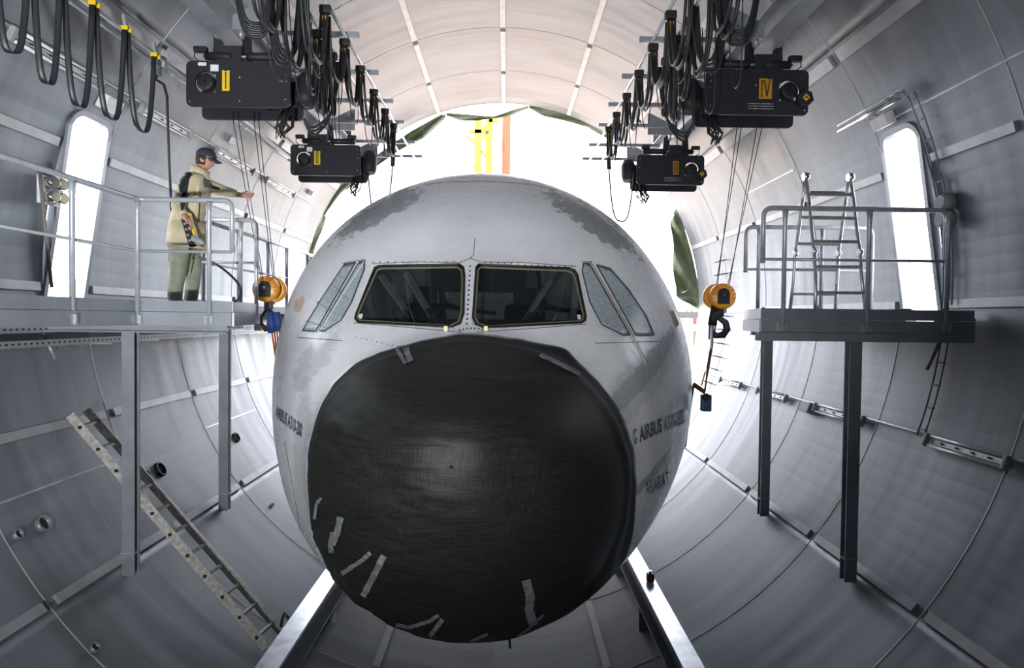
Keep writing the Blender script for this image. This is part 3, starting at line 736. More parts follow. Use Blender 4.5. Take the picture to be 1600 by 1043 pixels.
m = MB().box((4.42, 7.25, FLZ+.05), (.16, .1, .1), bev=.02).build('tool_pouch', M_BLACK2); tag(m, 'small black and yellow tool pouch lying on the right platform beside the door', 'pouch')
MB().box((4.47, 7.19, FLZ+.05), (.07, .02, .05), bev=.01).build('yellow_strap', M_YEL, m)

# leaning ladder at the lower left
ld = thing('leaning_ladder', 'worn aluminium ladder leaning on the left tube wall down to the cradle beam', 'ladder', pix(425, 1000, 6.6))
A0, A1 = wall(110, 648, 4.70), wall(416, 1012, 4.74); B0, B1 = wall(135, 640, 4.88), wall(441, 988, 4.90)
for dd in (A0, B0): pass
nl = (A1-A0).cross(B0-A0).normalized()
for a, b in ((A0, A1), (B0, B1)): MB().bar(a, b, .035, .09, up=nl.cross((A1-A0).normalized()).cross((A1-A0).normalized())).build('stile', M_OALU, ld)
for k in range(11):
    t = .05+k*.09; q = A0.lerp(A1, t); ex = (A0-B0).normalized()*.019; MB().box(q+ex, (.03, .03, .03)).build('rung_hole', M_BLACK2, ld); MB().bar(A0.lerp(A1, t), B0.lerp(B1, t), .04, .03).build('rung', M_OALU, ld)  # black boxes stand in for the dark square holes in the stile
MB().tube([B1.lerp(B0, .03)+Vector((.05, 0, .0)), B1.lerp(B0, .03)+Vector((.08, -.03, .12)), B1.lerp(B0, .05)+Vector((.15, -.04, .13)), B1.lerp(B0, .05)+Vector((.2, -.04, .06))], .018).build('hook', M_WIRE, ld)

# ------------------------------------------------------------ crane runway beams and hoists
BZ = 8.04
for s, side in ((-1, 'left'), (1, 'right')):
    b = thing('runway_beam', 'grey overhead crane I-beam along the upper %s of the tube' % side, 'beam', (s*3.34, 6, BZ), 'overhead crane beams')
    MB().box((s*3.34, 5.5, BZ+.012), (.25, 22, .024)).build('bottom_flange', M_STEEL, b)
    MB().box((s*3.34, 5.5, BZ+.17), (.016, 22, .30)).build('web', M_STEEL, b)
    MB().box((s*3.34, 5.5, BZ+.33), (.25, 22, .024)).build('top_flange', M_STEEL, b)
    for y in RINGS[1:]:
        if y > 16.4: continue
        m = MB(); x = lambda v: s*v
        m.prism([(x(3.22), BZ+.03), (x(2.72), BZ+.03), (x(2.72), BZ+.42), (x(2.78), BZ+.42), (x(3.22), BZ+.2)], y-.008, y+.008, 'Y'); m.prism([(x(3.28), BZ+.34), (x(3.40), BZ+.34), (x(3.40), 5+math.sqrt(25-3.40**2)-.01), (x(3.28), 5+math.sqrt(25-3.28**2)-.01)], y-.06, y+.06, 'Y')
        m.build('bracket_plate', M_STEEL, b)
        pass
def hoist(numeral, s, yc, label, sc=1.0, mt_lab=None):
    X0 = s*3.18
    h = thing('rope_hoist', label, 'hoist', (X0, yc, 7.2), 'numbered rope hoists')
    f = yc-.18; k = yc+.16; x = lambda v: X0+s*v       # v positive outwards (towards the wall)
    z0, z1 = 7.18, 7.74
    def body(y, xa, xb, za, zb, nm, hole=True):
        P = rrect(min(x(xa), x(xb)), za, max(x(xa), x(xb)), zb, .07)
        mm = MB(); mm.prism(P, y-.02, y+.02); o = mm.build(nm, M_BLACK, h, bev=.006)
        if hole:
            cc = MB(); cc.lathe([(.135, -.1), (.135, .1)], (x(.42), y, (za+zb)/2+.02), (0, 1, 0), 32); c = cc.build('cut', M_BLACK)
            md = o.modifiers.new('b', 'BOOLEAN'); md.operation = 'DIFFERENCE'; md.object = c; md.solver = 'EXACT'; bake(o); bpy.data.meshes.remove(c.data)
        return o
    fp = body(f, -.62, .66, z0, z1, 'front_plate', True)
    body(k, -.68, .62, z0-.06, z1-.12, 'back_plate', False)
    # gearbox and drum between the plates
    m = MB(); m.lathe([(.22, f+.02), (.22, k-.02)], (x(-.28), 0, (z0+z1)/2), (0, 1, 0), 28); m.build('rope_drum', M_BLACK2, h)
    m = MB(); m.box((x(-.2), yc, z1-.1), (.5, .30, .16)); m.build('gear_case', M_BLACK, h)
    m = MB(); cz = (z0+z1)/2+.02; m.lathe([(.05, f-.05), (.095, f-.05), (.105, f-.03), (.105, k)], (x(.42), 0, cz), (0, 1, 0), 28); mo = m.build('motor', M_BLACK2, h)
    m = MB()
    for q in range(8):
        a = q*math.tau/8; m.bar((x(.42), f-.055, cz), (x(.42)+.09*math.cos(a), f-.055, cz+.09*math.sin(a)), .01, .008, up=(0, 1, 0))
    m.build('fan_grille', M_BLACK, mo)
    # label plate with the numeral
    lb = MB().box((x(.17) if s < 0 else x(.12), f-.024, (z0+z1)/2+.04), (.09+.05*(numeral == 'IV')+.02*(len(numeral) > 1), .006, .25)).build('number_plate', M_YEL if s < 0 else mat('plate_orange', (.55, .27, .01), .5), h)
    cx = x(.17) if s < 0 else x(.12); zz = (z0+z1)/2+.04
    m = MB(); sw = .012
    def stroke(xa, za, xb, zb, w_=sw): m.bar((cx+xa, f-.029, zz+za), (cx+xb, f-.029, zz+zb), .004, w_, up=(1, 0, 0) if abs(za-zb) > .01 else (0, 0, 1))
    H = .095
    if numeral == 'IV':
        xs = [-.045]; 
        stroke(-.045, -H, -.045, H); stroke(-.015, H, .018, -H); stroke(.052, H, .018, -H)
        for c_ in (-.015, .052): stroke(c_-.012, H, c_+.012, H, .008)
    else: xs = [(-(len(numeral)-1)/2+i)*.03 for i in range(len(numeral))]; [stroke(v, -H, v, H) for v in xs]
    for v in xs:
        for zq in (-H, H): stroke(v-.016, zq, v+.016, zq, .008)
    nm_ = m.build('numeral', M_BLACK2, lb)
    # screws, stickers, plug
    for vx, vz in ((.61, z0+.06), (.0, z0+.07), (.0, z1-.2), (-.56, z0+.1), (-.56, z1-.08), (-.56, z1-.16), (-.57, z1-.24), (.3, z0+.18), (.3, z1-.18)):
        MB().lathe([(.012, 0), (.010, .008)], (x(vx), f-.02, vz), (0, -1, 0), 8).build('screw', M_CHROME, h)
    MB().lathe([(.05, 0), (.048, .008)], (x(.17), f-.02, z1-.08), (0, -1, 0), 18).build('blank_plug', M_BLACK2, h)
    if s < 0:
        MB().box((x(.46), f-.024, z1-.045), (.1, .004, .04)).build('sticker', M_PAPER, h); MB().box((x(.31), f-.024, z1-.09), (.1, .004, .08)).build('sticker', M_PAPER, h)
    else:
        m = MB(); m.lathe([(.11, 0), (.11, .05), (.09, .07)], (x(.6), f-.02, z0+.2), (0, -1, 0), 6); m.build('end_cap', M_BLACK, h)
        m = MB(); m.prism([(x(.6)-.045, z0+.2), (x(.6), z0+.155), (x(.6)+.045, z0+.2), (x(.6), z0+.245)], f-.094, f-.09); m.build('warning_label', M_YEL, h)
        m = MB(); m.prism([(x(.6)-.02, z0+.19), (x(.6)+.02, z0+.19), (x(.6), z0+.222)], f-.098, f-.096); m.build('warning_mark', M_BLACK2, h)
        for j in range(3): MB().tube([(x(-.1), f-.04, z0+.1-.03*j+.03), (x(.22), f-.04, z0+.1-.03*j+.03)], .004).build('guard_wire', M_GALV, h)
    # trolley above, straddling the flange
    m = MB(); m.box((x(.12), yc, z1+.02), (.34, .26, .12)); m.prism([(x(.0), z1), (x(.32), z1), (x(.32), z1+.18), (x(.2), z1+.2), (x(.0), z1+.2)], f+.02, f+.06); m.build('trolley_frame', M_BLACK, h)
    for v in (-.02, .34):
        m = MB(); m.prism([(x(v)-.07, z1+.02), (x(v)+.07, z1+.02), (x(v)+.05, z1+.36), (x(v)-.0, z1+.42), (x(v)-.06, z1+.36)], yc-.02, yc+.0); m.build('side_cheek', M_BLACK, h)
        for dy in (-.12, .12): MB().lathe([(.06, -.02), (.06, .02)], (x(v+(.03 if v < .1 else -.03)), yc+dy, z1+.36), (1, 0, 0), 16).build('wheel', M_GALV, h)
    m = MB(); m.lathe([(.045, .12), (.05, .2), (.05, .45)], (x(.0), f+.05, z1+.08), (s, 0, 0), 16); m.build('travel_motor', M_BLACK2, h)
    m = MB(); m.lathe([(.045, .06), (.05, .12), (.05, .5)], (x(0), f+.05, z1+.08), (-s, 0, 0), 16); m.build('travel_gear', M_BLACK2, h)
    MB().tube([(x(-.5), f+.05, z1+.08), (x(.48), f+.05, z1+.08)], .016).build('tie_rod', M_GALV, h)
    m = MB(); m.box((x(.50), f+.03, z1+.15), (.16, .09, .07), bev=.02); m.build('limit_switch', M_BLACK2, h); m = MB(); m.box((x(-.45), f+.03, z1+.15), (.16, .09, .07), bev=.02); m.build('limit_switch', M_BLACK2, h)
    MB().tube([(x(.56), f, z1+.12), (x(.55), f-.04, z1+.03), (x(.48), f-.03, z1-.02)], .007).build('sensor_lead', M_BLACK2, h)
    # bundle of leads under the plates and at the inner end
    for q in range(7):
        rx = random.uniform(-.06, .06); m = MB(); xs_ = -.48+rx
        m.tube([(x(xs_-.02), f+.1+q*.02, z0+.04), (x(xs_+.02*math.sin(q)), f+.08, z0-.12), (x(xs_+.09*math.cos(q*1.3)), f+.06, z0-.22), (x(xs_+.02), f+.08, z0-.3-.01*q), (x(xs_-.1*math.sin(q+1)), f+.1, z0-.2), (x(xs_-.1), f+.1, z0+.02)], .011)
        m.build('lead', M_BLACK2, h)
    MB().lathe([(.11, -.2), (.14, -.1), (.14, .1), (.1, .2)], (x(-.72), k-.05, z1-.25), (0, .2, 1), 14).build('cable_drum', M_BLACK2, h)
    return h
hoist('I', -1, 8.56, 'black rope hoist with yellow plate I, upper left, nearest on the left beam')
hoist('II', -1, 12.55, 'black rope hoist with yellow plate II, farther along the left beam')
hoist('III', 1, 12.95, 'black rope hoist with orange plate III, farther along the right beam')
hoist('IV', 1, 8.56, 'black rope hoist with orange plate IV, upper right, nearest on the right beam')

# hook blocks, ropes and slings
def text_arc(s, c, r, a0, a1, size, mt, parent, y):
    n = len(s)
    for i, ch in enumerate(s):
        me, x0, x1, y0, y1 = text_mesh(ch); a = R_(a0+(a1-a0)*i/(n-1)); kx = size/(y1-y0)
        rot = a-math.pi/2
        for v in me.vertices:
            u = (v.co.x-(x0+x1)/2)*kx; t = (v.co.y-y0)*kx
            v.co = (c[0]+(r+t)*math.cos(a)+u*math.cos(rot), y-.001*0, c[2]+(r+t)*math.sin(a)+u*math.sin(rot))
        o = bpy.data.objects.new('letter', me); COL.objects.link(o); me.materials.clear(); me.materials.append(mt)
        o.parent = parent; o.matrix_parent_inverse = parent.matrix_basis.inverted()
def block(px, py, s, label, hang):
    c = pix(px, py, 8.75); th = thing('hook_block', label, 'hook block', c, 'orange hook blocks')
    m = MB(); m.lathe([(.02, -.15), (.145, -.15), (.165, -.13), (.165, -.045), (.13, -.04)], c, (0, 1, 0), 36); fd = m.build('front_sheave_cover', M_AMB, th)
    m = MB(); m.lathe([(.13, .04), (.165, .045), (.165, .13), (.145, .15), (.02, .15)], c+Vector((-s*.03, 0, 0)), (0, 1, 0), 36); m.build('back_sheave_cover', M_AMB, th)
    MB().lathe([(.12, -.04), (.12, .04)], c, (0, 1, 0), 24).build('sheave', M_BLACK2, th)
    m = MB(); m.prism([(c.x+p[0], c.z+p[1]) for p in ((-.075, -.1), (.075, -.1), (.08, .04), (.055, .09), (0, .105), (-.055, .09), (-.08, .04))], c.y-.157, c.y-.15); pl = m.build('load_plate', M_BLACK, th)
    MB().lathe([(.025, 0), (.02, .015)], (c.x, c.y-.157, c.z+.02), (0, -1, 0), 12).build('centre_bolt', M_CHROME, pl)
    text_arc('KONECRANES', c, .118, 190, -10, .032, M_RED, fd, c.y-.153)
    me, x0, x1, y0, y1 = text_mesh('16.0t'); kx = .12/(x1-x0)
    for v in me.vertices: v.co = (c.x+(v.co.x-(x0+x1)/2)*kx, c.y-.159, c.z-.085+(v.co.y-y0)*kx*1.1)
    o = bpy.data.objects.new('capacity_lettering', me); COL.objects.link(o); me.materials.clear(); me.materials.append(M_PAPER); o.parent = pl; o.matrix_parent_inverse = Matrix.Translation(-c)
    m = MB(); m.box(c+Vector((0, 0, -.2)), (.1, .1, .12), bev=.02); m.build('swivel', M_BLACK, th)
    P = [c+Vector(v) for v in ((0, 0, -.22), (.0, 0, -.28), (.08, 0, -.34), (.10, 0, -.42), (.05, 0, -.50), (-.04, 0, -.51), (-.09, 0, -.45))]
    MB().tube(P, [.035, .04, .045, .05, .05, .04, .02], 10).build('hook', M_BLACK, th)
    MB().tube([c+Vector((-.03, 0, -.26)), c+Vector((-.1, 0, -.36)), c+Vector((-.09, 0, -.45))], .02).build('safety_latch', M_BLACK, th)
    xr = s*3.18
    for i, v in enumerate((.2, .13, -.07, -.13)):
        MB().tube([(xr+s*v, 8.6, 7.2), (c.x+s*(.09 if i < 2 else -.06)+(i % 2)*.02, c.y+(-.0), c.z+.1)], .0055, 6).build('wire_rope', M_WIRE, th)
    return c
cL = block(420, 452, -1, 'orange hook block hanging beside the left railing, blue and orange slings on its hook', 0)
cR = block(1125, 463, 1, 'orange hook block hanging to the right of the nose, dark sling on its hook', 0)
M_SLO = mat('orange_sling', (.62, .16, .03), .7); M_SLB = mat('blue_sling', (.02, .05, .22), .6); M_SLD = mat('rust_sling', (.20, .055, .03), .75)
hk = cL+Vector((.02, 0, -.47))
for q in range(4):
    g = [hk+Vector((-.03+.02*q, -.06+.03*q, .03)), pix(425+q*4, 520, 8.75), pix(431+q*2.2, 560, 8.85), fus(R_(-83), 9.0+.05*q, .03), fus(R_(-100), 9.1+.05*q, .03), fus(R_(-140), 9.1+.05*q, .02)]
    if q == 0: rt = tag(MB().tube(g, .007, 8, flat=((0, 1, 0), .028)).build('lifting_sling', M_SLO), 'orange lifting sling with blue sleeve hanging from the left hook down to the nose', 'sling'); 
    else: MB().tube(g, .007, 8, flat=((0, 1, 0), .028)).build('sling_strand', M_SLO, rt)
for q, (a, b) in enumerate((((422, 487), (424, 520)), ((432, 487), (434, 517)))): MB().tube([pix(*a, 8.66), pix(*b, 8.66)], .02, 8, flat=((1, 0, 0), .045)).build('sleeve', M_SLB, rt)
hk = cR+Vector((-.02, 0, -.47))
g = [pix(1113, 508, 8.74), pix(1112, 540, 8.74), pix(1106, 575, 8.75), pix(1101, 612, 8.76), fus(R_(88), 8.9, .03), fus(R_(105), 9.0, .03), fus(R_(140), 9, .02)]
rt = tag(MB().tube(g, .014, 8, flat=((0, 1, 0), .05)).build('lifting_sling', M_SLD), 'dark rust coloured lifting sling hanging from the right hook to the nose', 'sling')
MB().tube([pix(1117, 478, 8.7), pix(1113, 508, 8.7)], [.05, .06], 8).build('sleeve', M_BLACK2, rt)
MB().tube([pix(1109, 505, 8.7), pix(1108, 530, 8.7)], .012, 6).build('sleeve', M_SLB, rt); MB().tube([pix(1118, 503, 8.7), pix(1116, 528, 8.7)], .012, 6).build('sleeve', M_SLB, rt)
MB().tube([pix(1112, 508, 8.7), pix(1111, 545, 8.7)], .012, 6).build('strap', M_PAPER, rt)
MB().tube([pix(1102, 580, 8.8), pix(1096, 602, 8.8)], .01, 6).build('strap', M_AMB, rt)
m = MB(); m.box(pix(1103, 629, 8.7), (.13, .10, .22), bev=.02); sh = m.build('edge_protector', mat('blue_box', (.03, .10, .20), .5)); tag(sh, 'blue edge protector block on the right sling against the nose', 'edge protector')
MB().lathe([(.05, 0), (.045, .02)], pix(1103, 620, 8.65), (0, -1, 0), 14).build('roller', M_BLACK2, sh)

# ------------------------------------------------------------ festoon cables
def hang(a, b, drop, n=22, skew=0.0):
    "a slack cable between a and b: deep U with near vertical arms"
    a, b = Vector(a), Vector(b); P = []
    for i in range(n+1):
        t = i/n; u = 2*t-1
        x = a.lerp(b, .5+.5*math.copysign(abs(u)**.75, u)); x.z -= drop*(1-abs(u)**2.6); x.x += skew*(1-u*u); P.append(x)
    return P
M_CAB = mat('flat_cable', (.022, .023, .028), .42); M_CAB2 = mat('round_cable', (.02, .02, .022), .5)
fr = thing('festoon_rail', 'thin double cable rail under the upper left tube wall, with yellow cable trolleys', 'cable rail', cyl(-57.5, 5, 4.72))
for dr in (4.74, 4.62): MB().bar(cyl(-57.5 if dr > 4.7 else -56.6, .5, dr), cyl(-57.5 if dr > 4.7 else -56.6, 13.5, dr), .035, .03).build('rail', M_GALV, fr)
for y in (1.7, 3.9, 6.05, 8.2, 10.4, 12.6): MB().bar(cyl(-57.5, y+.1, 4.66), cyl(-57.5, y+.1, 5.0), .05, .04).build('bracket', M_GALV, fr)
LP = [(-60, -150), (-12, -90), (48, -70), (97, -36), (147, 3), (197, 42), (243, 84)]
TP3 = [wall(px, py, 4.60) for px, py in LP]
words = ['nearest, at the picture edge', 'second nearest', 'third from the near end', 'fourth from the near end', 'farthest, beside the junction box']
for k, (drop) in enumerate((.78, .95, 1.02, .98, .92)):
    a, b = TP3[k+1], TP3[k+2]
    t = thing('cable_loop', 'flat black cable loop on the upper left wall rail, '+words[k], 'cable', a, 'flat cable loops on the left wall rail')
    MB().tube(hang(a+Vector((0, .03, -.04)), b+Vector((0, -.03, -.04)), drop, 30), .007, 8, flat=((1, .5, 0), .026)).build('flat_cable', M_CAB, t)
    for dy in (-.035, .035): MB().box(b+Vector((0, dy, -.02)), (.075, .025, .045), bev=.01).build('trolley_clip', M_YEL, t)
    MB().bar(b, b+Vector((-.02, 0, .12)), .03, .05).build('trolley', M_GALV, t)
jb = thing('junction_box', 'grey plug box hanging at the end of the upper left cable rail', 'junction box', pix(253, 98, 7.95))
c = pix(253, 97, 7.9); MB().box(c, (.09, .07, .12), bev=.01).build('box', M_GREYP, jb); MB().box(c+Vector((-.03, 0, -.11)), (.04, .05, .1), bev=.01).build('plug', M_GALV, jb)
P = [pix(250, 108, 7.9), pix(243, 124, 7.9), pix(256, 132, 7.9), pix(261, 150, 7.9), pix(264, 250, 7.95), pix(268, 330, 8.15)]
tag(MB().tube(P, .016, 8).build('pendant_cable', M_CAB2), 'black cable hanging straight down behind the person from the grey plug box', 'cable')
for s, side in ((-1, 'left'), (1, 'right')):
    X1, X2, ZR2 = s*1.93, s*2.2, 8.13
    fs = thing('festoon_rail', 'pair of thin cable rails beside the %s crane beam, carried on cross arms' % side, 'cable rail', (s*2.1, 6, ZR2))
    for xx in (X1, X2): MB().tube([(xx, 4.5, ZR2), (xx, 15.2, ZR2)], .022, 8).build('rail', M_WSTEEL, fs)
    for y in (5.0, 6.2, 7.35, 8.6, 9.9, 11.2, 12.4, 13.8, 15.0): MB().bar((X1*.92, y, ZR2+.05), (s*3.22, y, ZR2+.05), .05, .06).build('cross_arm', M_STEEL, fs)
    ys = [6.75, 7.6, 8.5, 9.4, 10.35, 11.3, 12.15]
    ordw = ['nearest', 'second nearest', 'third nearest', 'fourth nearest', 'fifth nearest', 'farthest']
    for k in range(6):
        a, b = Vector((X1, ys[k], ZR2-.05)), Vector((X1, ys[k+1], ZR2-.05))
        t = thing('cable_loop', '%s black cable loop hanging from the outer rail of the %s crane beam' % (ordw[k], side), 'cable', a, 'festoon cable loops beside the %s crane beam' % side)
        for q in range(3):
            dx = (q-1)*.035; MB().tube(hang(a+Vector((dx, .04, -.1)), b+Vector((dx, -.04, -.1)), (.52+.02*q+.1*(k == 0)), 22, .02*math.sin(q*2+k)), .017, 7).build('cable', M_CAB2, t)
        MB().tube(hang(a+Vector((.0, .1, -.2)), b+Vector((0, -.1, -.2)), .72+.05*math.sin(k*3), 20, .03), .006, 6).build('tow_cord', M_CAB2, t)
        MB().box(b+Vector((0, 0, -.04)), (.13, .09, .09), bev=.02).build('trolley', M_BLACK2, t); MB().box(b+Vector((0, -.05, -.2)), (.05, .02, .14)).build('trolley_clip', mat('ochre_clip', (.45, .25, .03), .5), t)
    # parked trolleys on the inner rail with longer bunched loops
    yq = [6.1, 6.9, 7.75, 8.25, 8.6, 8.95]
    ordq = ['nearest', 'second nearest', 'middle', 'second farthest', 'farthest']
    for k in range(5):
        a, b = Vector((X2, yq[k], ZR2-.05)), Vector((X2, yq[k+1], ZR2-.05))
        t = thing('cable_loop', '%s bunched cable loop on the inner rail near the %s hoist' % (ordq[k], {'left': 'plate I', 'right': 'plate IV'}[side]), 'cable', a, 'bunched cable loops on the inner %s rail' % side)
        for q in range(3):
            dx = (q-1)*.035; MB().tube(hang(a+Vector((dx, .04, -.1)), b+Vector((dx, -.04, -.1)), (.55, .62, .68, .8, .7)[k]+.03*q, 22, .04*math.sin(q*1.7+k)), .018, 7).build('cable', M_CAB2, t)
        MB().tube(hang(a+Vector((.05, .1, -.15)), b+Vector((.1, -.1, -.15)), 1.05, 20, .05), .006, 6).build('tow_cord', M_CAB2, t)
        MB().box(b+Vector((0, 0, -.04)), (.13, .09, .09), bev=.02).build('trolley', M_BLACK2, t)
        MB().box(b+Vector((0, -.05, -.18)), (.04, .02, .1)).build('trolley_clip', mat('ochre_clip', (.45, .25, .03), .5), t)
    # the high loops that reach across to the beam, ahead of the first hoist
    t = thing('cable_bundle', 'thick bundle of black leads sagging above the near hoist on the %s beam' % side, 'cable', (s*2.7, 6.8, 8.1))
    for q in range(4):
        MB().tube(hang((s*(2.66+.02*q), 6.95+.03*q, ZR2), (s*(2.36-.02*q), 7.1, ZR2), .5+.04*q, 22), .018, 7).build('cable', M_CAB2, t)
        MB().tube(hang((s*(2.45+.02*q), 7.4, ZR2), (s*(2.16+.02*q), 7.55, ZR2), .64+.04*q, 22), .017, 7).build('cable', M_CAB2, t)
    # feed from the inner rail down to hoist
    t = thing('hoist_feed_cable', 'black feed cable curving in a wide loop from the rail to hoist %s' % {'left': 'I', 'right': 'IV'}[side], 'cable', (s*2.4, 8.9, 7.6))
    for q in range(3):
        MB().tube(hang((s*(2.12+.02*q), 9.0, ZR2-.15), (s*2.6, 8.75+.05*q, 7.45), (.56+.04*q), 26, -s*.05), .016, 7).build('cable', M_CAB2, t)
    t = thing('hoist_feed_cable', 'thin black feed cable hanging in a U behind hoist %s' % {'left': 'II', 'right': 'III'}[side], 'cable', (s*2.1, 12.6, 7.4))
    MB().tube(hang((s*1.95, 12.2, ZR2-.75), (s*2.5, 12.7, 7.4), .95, 26), .014, 7).build('cable', M_CAB2, t)
    for q in range(3): MB().tube([(s*1.93+(q-1)*.03, 12.15, ZR2-.1), (s*1.95+(q-1)*.02, 12.2, ZR2-.8)], .018, 7).build('cable', M_CAB2, t)

# ------------------------------------------------------------ wall fittings
M_TUBEL = mat('lamp_tube', (.88, .9, .92), .2)
def fixture(a, y0, y1, label, grp):
    r = 4.93; c = cyl(a, (y0+y1)/2, r); th = thing('tube_light_fixture', label, 'light fixture', cyl(a, y0, r), grp)
    up = (cyl(a, 0, 1)-Vector((0, 0, 5)))
    MB().bar(cyl(a, y0+.05, 4.965), cyl(a, y1-.05, 4.965), .05, .03, up).build('housing', M_GALV, th)
    for da in (-.6, .6): MB().tube([cyl(a+da, y0+.05, r), cyl(a+da, y1-.05, r)], .017, 8).build('lamp_tube', M_TUBEL, th)
    for y in (y0, y1): MB().box(cyl(a, y, r), (.14, .05, .06), Matrix.Rotation(R_(a), 3, 'Y'), .01).build('end_clamp', M_GREYP, th)
    for k in range(4): MB().box(cyl(a, y0+(y1-y0)*(k+1)/5, 4.945), (.02, .03, .02), Matrix.Rotation(R_(a), 3, 'Y')).build('screw_block', M_BLACK, th)
ow = ['nearest', 'second', 'third', 'fourth', 'farthest']
for k, (a_, b_) in enumerate(((4.6, 5.9), (6.25, 7.6), (8.45, 9.75), (10.6, 12.1), (12.8, 14.4))): fixture(-63.8, a_, b_, '%s twin tube light from the near end, along the upper left wall above the door' % ow[k], 'tube lights on the upper left wall')
for k, (a_, b_) in enumerate(((6.0, 7.15), (8.45, 9.75), (10.8, 12.0), (12.9, 14.1))): fixture(109.2, a_, b_, '%s twin tube light from the near end, along the lower right wall' % ow[k], 'tube lights on the lower right wall')
th = thing('tube_light_fixture', 'single twin tube light above the right door', 'light fixture', cyl(64.6, 7.25, 4.85))
MB().tube([cyl(64.6, 7.25, 4.82), cyl(64.6, 8.62, 4.82)], .028, 10).build('lamp_tube', M_CHROME, th); MB().tube([cyl(63.8, 7.25, 4.84), cyl(63.8, 8.62, 4.84)], .02, 10).build('lamp_tube', M_TUBEL, th)
for y in (7.32, 7.5): MB().lathe([(.05, -.03), (.05, .03)], cyl(64.3, y, 4.85), (0, 1, 0), 12).build('end_clamp', M_GREYP, th)
MB().bar(cyl(64.4, 7.9, 4.82), cyl(66, 7.9, 4.97), .03, .02).build('bracket', M_GREYP, th)
for k, (a, y0, y1) in enumerate(((-63.2, 2.0, 15.8), (108.6, 3.0, 15.5))):
    m = MB().tube([cyl(a, y0+(y1-y0)*i/10, 4.955) for i in range(11)], .014, 8).build('conduit_pipe', M_GALV); tag(m, ('long thin conduit pipe along the upper left wall above the door', 'long thin conduit pipe along the lower right wall under the platform')[k], 'pipe')
for lab, px, py, w_, d_, cat in (('white emergency box on the wall just above the left door', 172, 163, .17, .3, 'box'), ('small white box on the upper left wall right of the cap', 368, 223, .12, .2, 'box'), ('small white box high on the left wall near the mouth', 487, 302, .1, .2, 'box'),
                            ('white emergency box on the wall just above the right door', 1380, 189, .15, .3, 'box'), ('grey box on the lower right wall between the tube lights', 1262, 636, .16, .3, 'box')):
    c = wall(px, py, 4.93); a = math.degrees(math.atan2(c.x, c.z-5)); m = MB(); m.box(c, (w_, d_, .12), Matrix.Rotation(R_(a), 3, 'Y'), .01); tag(m.build('wall_box', M_PAPER if 'white' in lab else M_GREYP), lab, cat)
# perforated cable trays lower left
def perf():
    m = mat('perforated_tray', (.42, .44, .46), .4, .5); n = m.node_tree.nodes; L = m.node_tree.links
    g = n.new('ShaderNodeNewGeometry'); mp = n.new('ShaderNodeMapping'); mp.inputs['Scale'].default_value = (0, 12, 22); L.new(g.outputs['Position'], mp.inputs[0])
    v = n.new('ShaderNodeTexVoronoi'); v.inputs['Scale'].default_value = 1; v.inputs['Randomness'].default_value = 0; L.new(mp.outputs[0], v.inputs['Vector'])
    r = n.new('ShaderNodeValToRGB'); L.new(v.outputs['Distance'], r.inputs[0]); r.color_ramp.elements[0].position = .2; r.color_ramp.elements[0].color = (.02, .02, .02, 1); r.color_ramp.elements[1].position = .26; r.color_ramp.elements[1].color = (.42, .44, .46, 1)
    L.new(r.outputs[0], n['Principled BSDF'].inputs['Base Color']); return m
M_PT = perf()
for k, (a, r0) in enumerate(((-98.7, 4.72), (-96.9, 4.8))):
    th = thing('cable_tray', ('wide perforated metal cable tray along the left wall under the platform', 'narrower perforated cable tray just above the wide one on the left wall')[k], 'cable tray', cyl(a, 5, r0))
    c = cyl(a, 0, r0); m = MB(); m.box((c.x, 8.5, c.z), (.22 if k == 0 else .14, 13.5, .012)); m.box((c.x+(.11 if k == 0 else .07), 8.5, c.z+.03), (.006, 13.5, .07)); m.build('tray', M_PT, th)
    for y in (3.9, 6.0, 8.2, 9.3, 10.4, 12.6, 14.8): MB().bar((c.x, y, c.z-.02), (-math.sqrt(24.8-(c.z-5)**2), y, c.z-.02), .04, .03).build('bracket', M_GALV, th)
    if k == 0: MB().bar(wall(72, 508, 4.85), wall(92, 543, 4.8), .03, .03).build('tie_bar', M_GALV, th)
# wire ladder tray that follows the wall beside the right door
for k, (a0, a1) in enumerate(((64.8, 74.5), (75.5, 92), (95.5, 109))):
    th = thing('wire_cable_ladder', ('upper', 'middle', 'lower')[k]+' section of thin wire cable ladder curving down the right wall beside the door', 'cable ladder', cyl((a0+a1)/2, 7.27, 4.93), 'wire cable ladder sections on the right wall')
    n = 12
    for dy in (-.06, .06): MB().tube([cyl(a0+(a1-a0)*i/n, 7.27+dy, 4.93) for i in range(n+1)], .011, 6).build('side_wire', M_STEEL, th)
    kk = int((a1-a0)/3.2)
    for i in range(kk+1): MB().tube([cyl(a0+(a1-a0)*(i+.3)/(kk+.6), 7.20, 4.935), cyl(a0+(a1-a0)*(i+.3)/(kk+.6), 7.34, 4.935)], .009, 6).build('rung', M_STEEL, th)
th = thing('wall_lamp', 'round grey bulkhead lamp cluster on the right wall behind the rail corner', 'lamp', wall(1480, 330, 4.9))
for dz in (-.1, .1):
    c = wall(1478, 329, 4.9)+Vector((0, 0, dz*.9)); MB().lathe([(.10, -.05), (.10, .03), (.07, .08)], c, (-1, -.1, 0), 16).build('lamp_housing', M_GREYP, th)
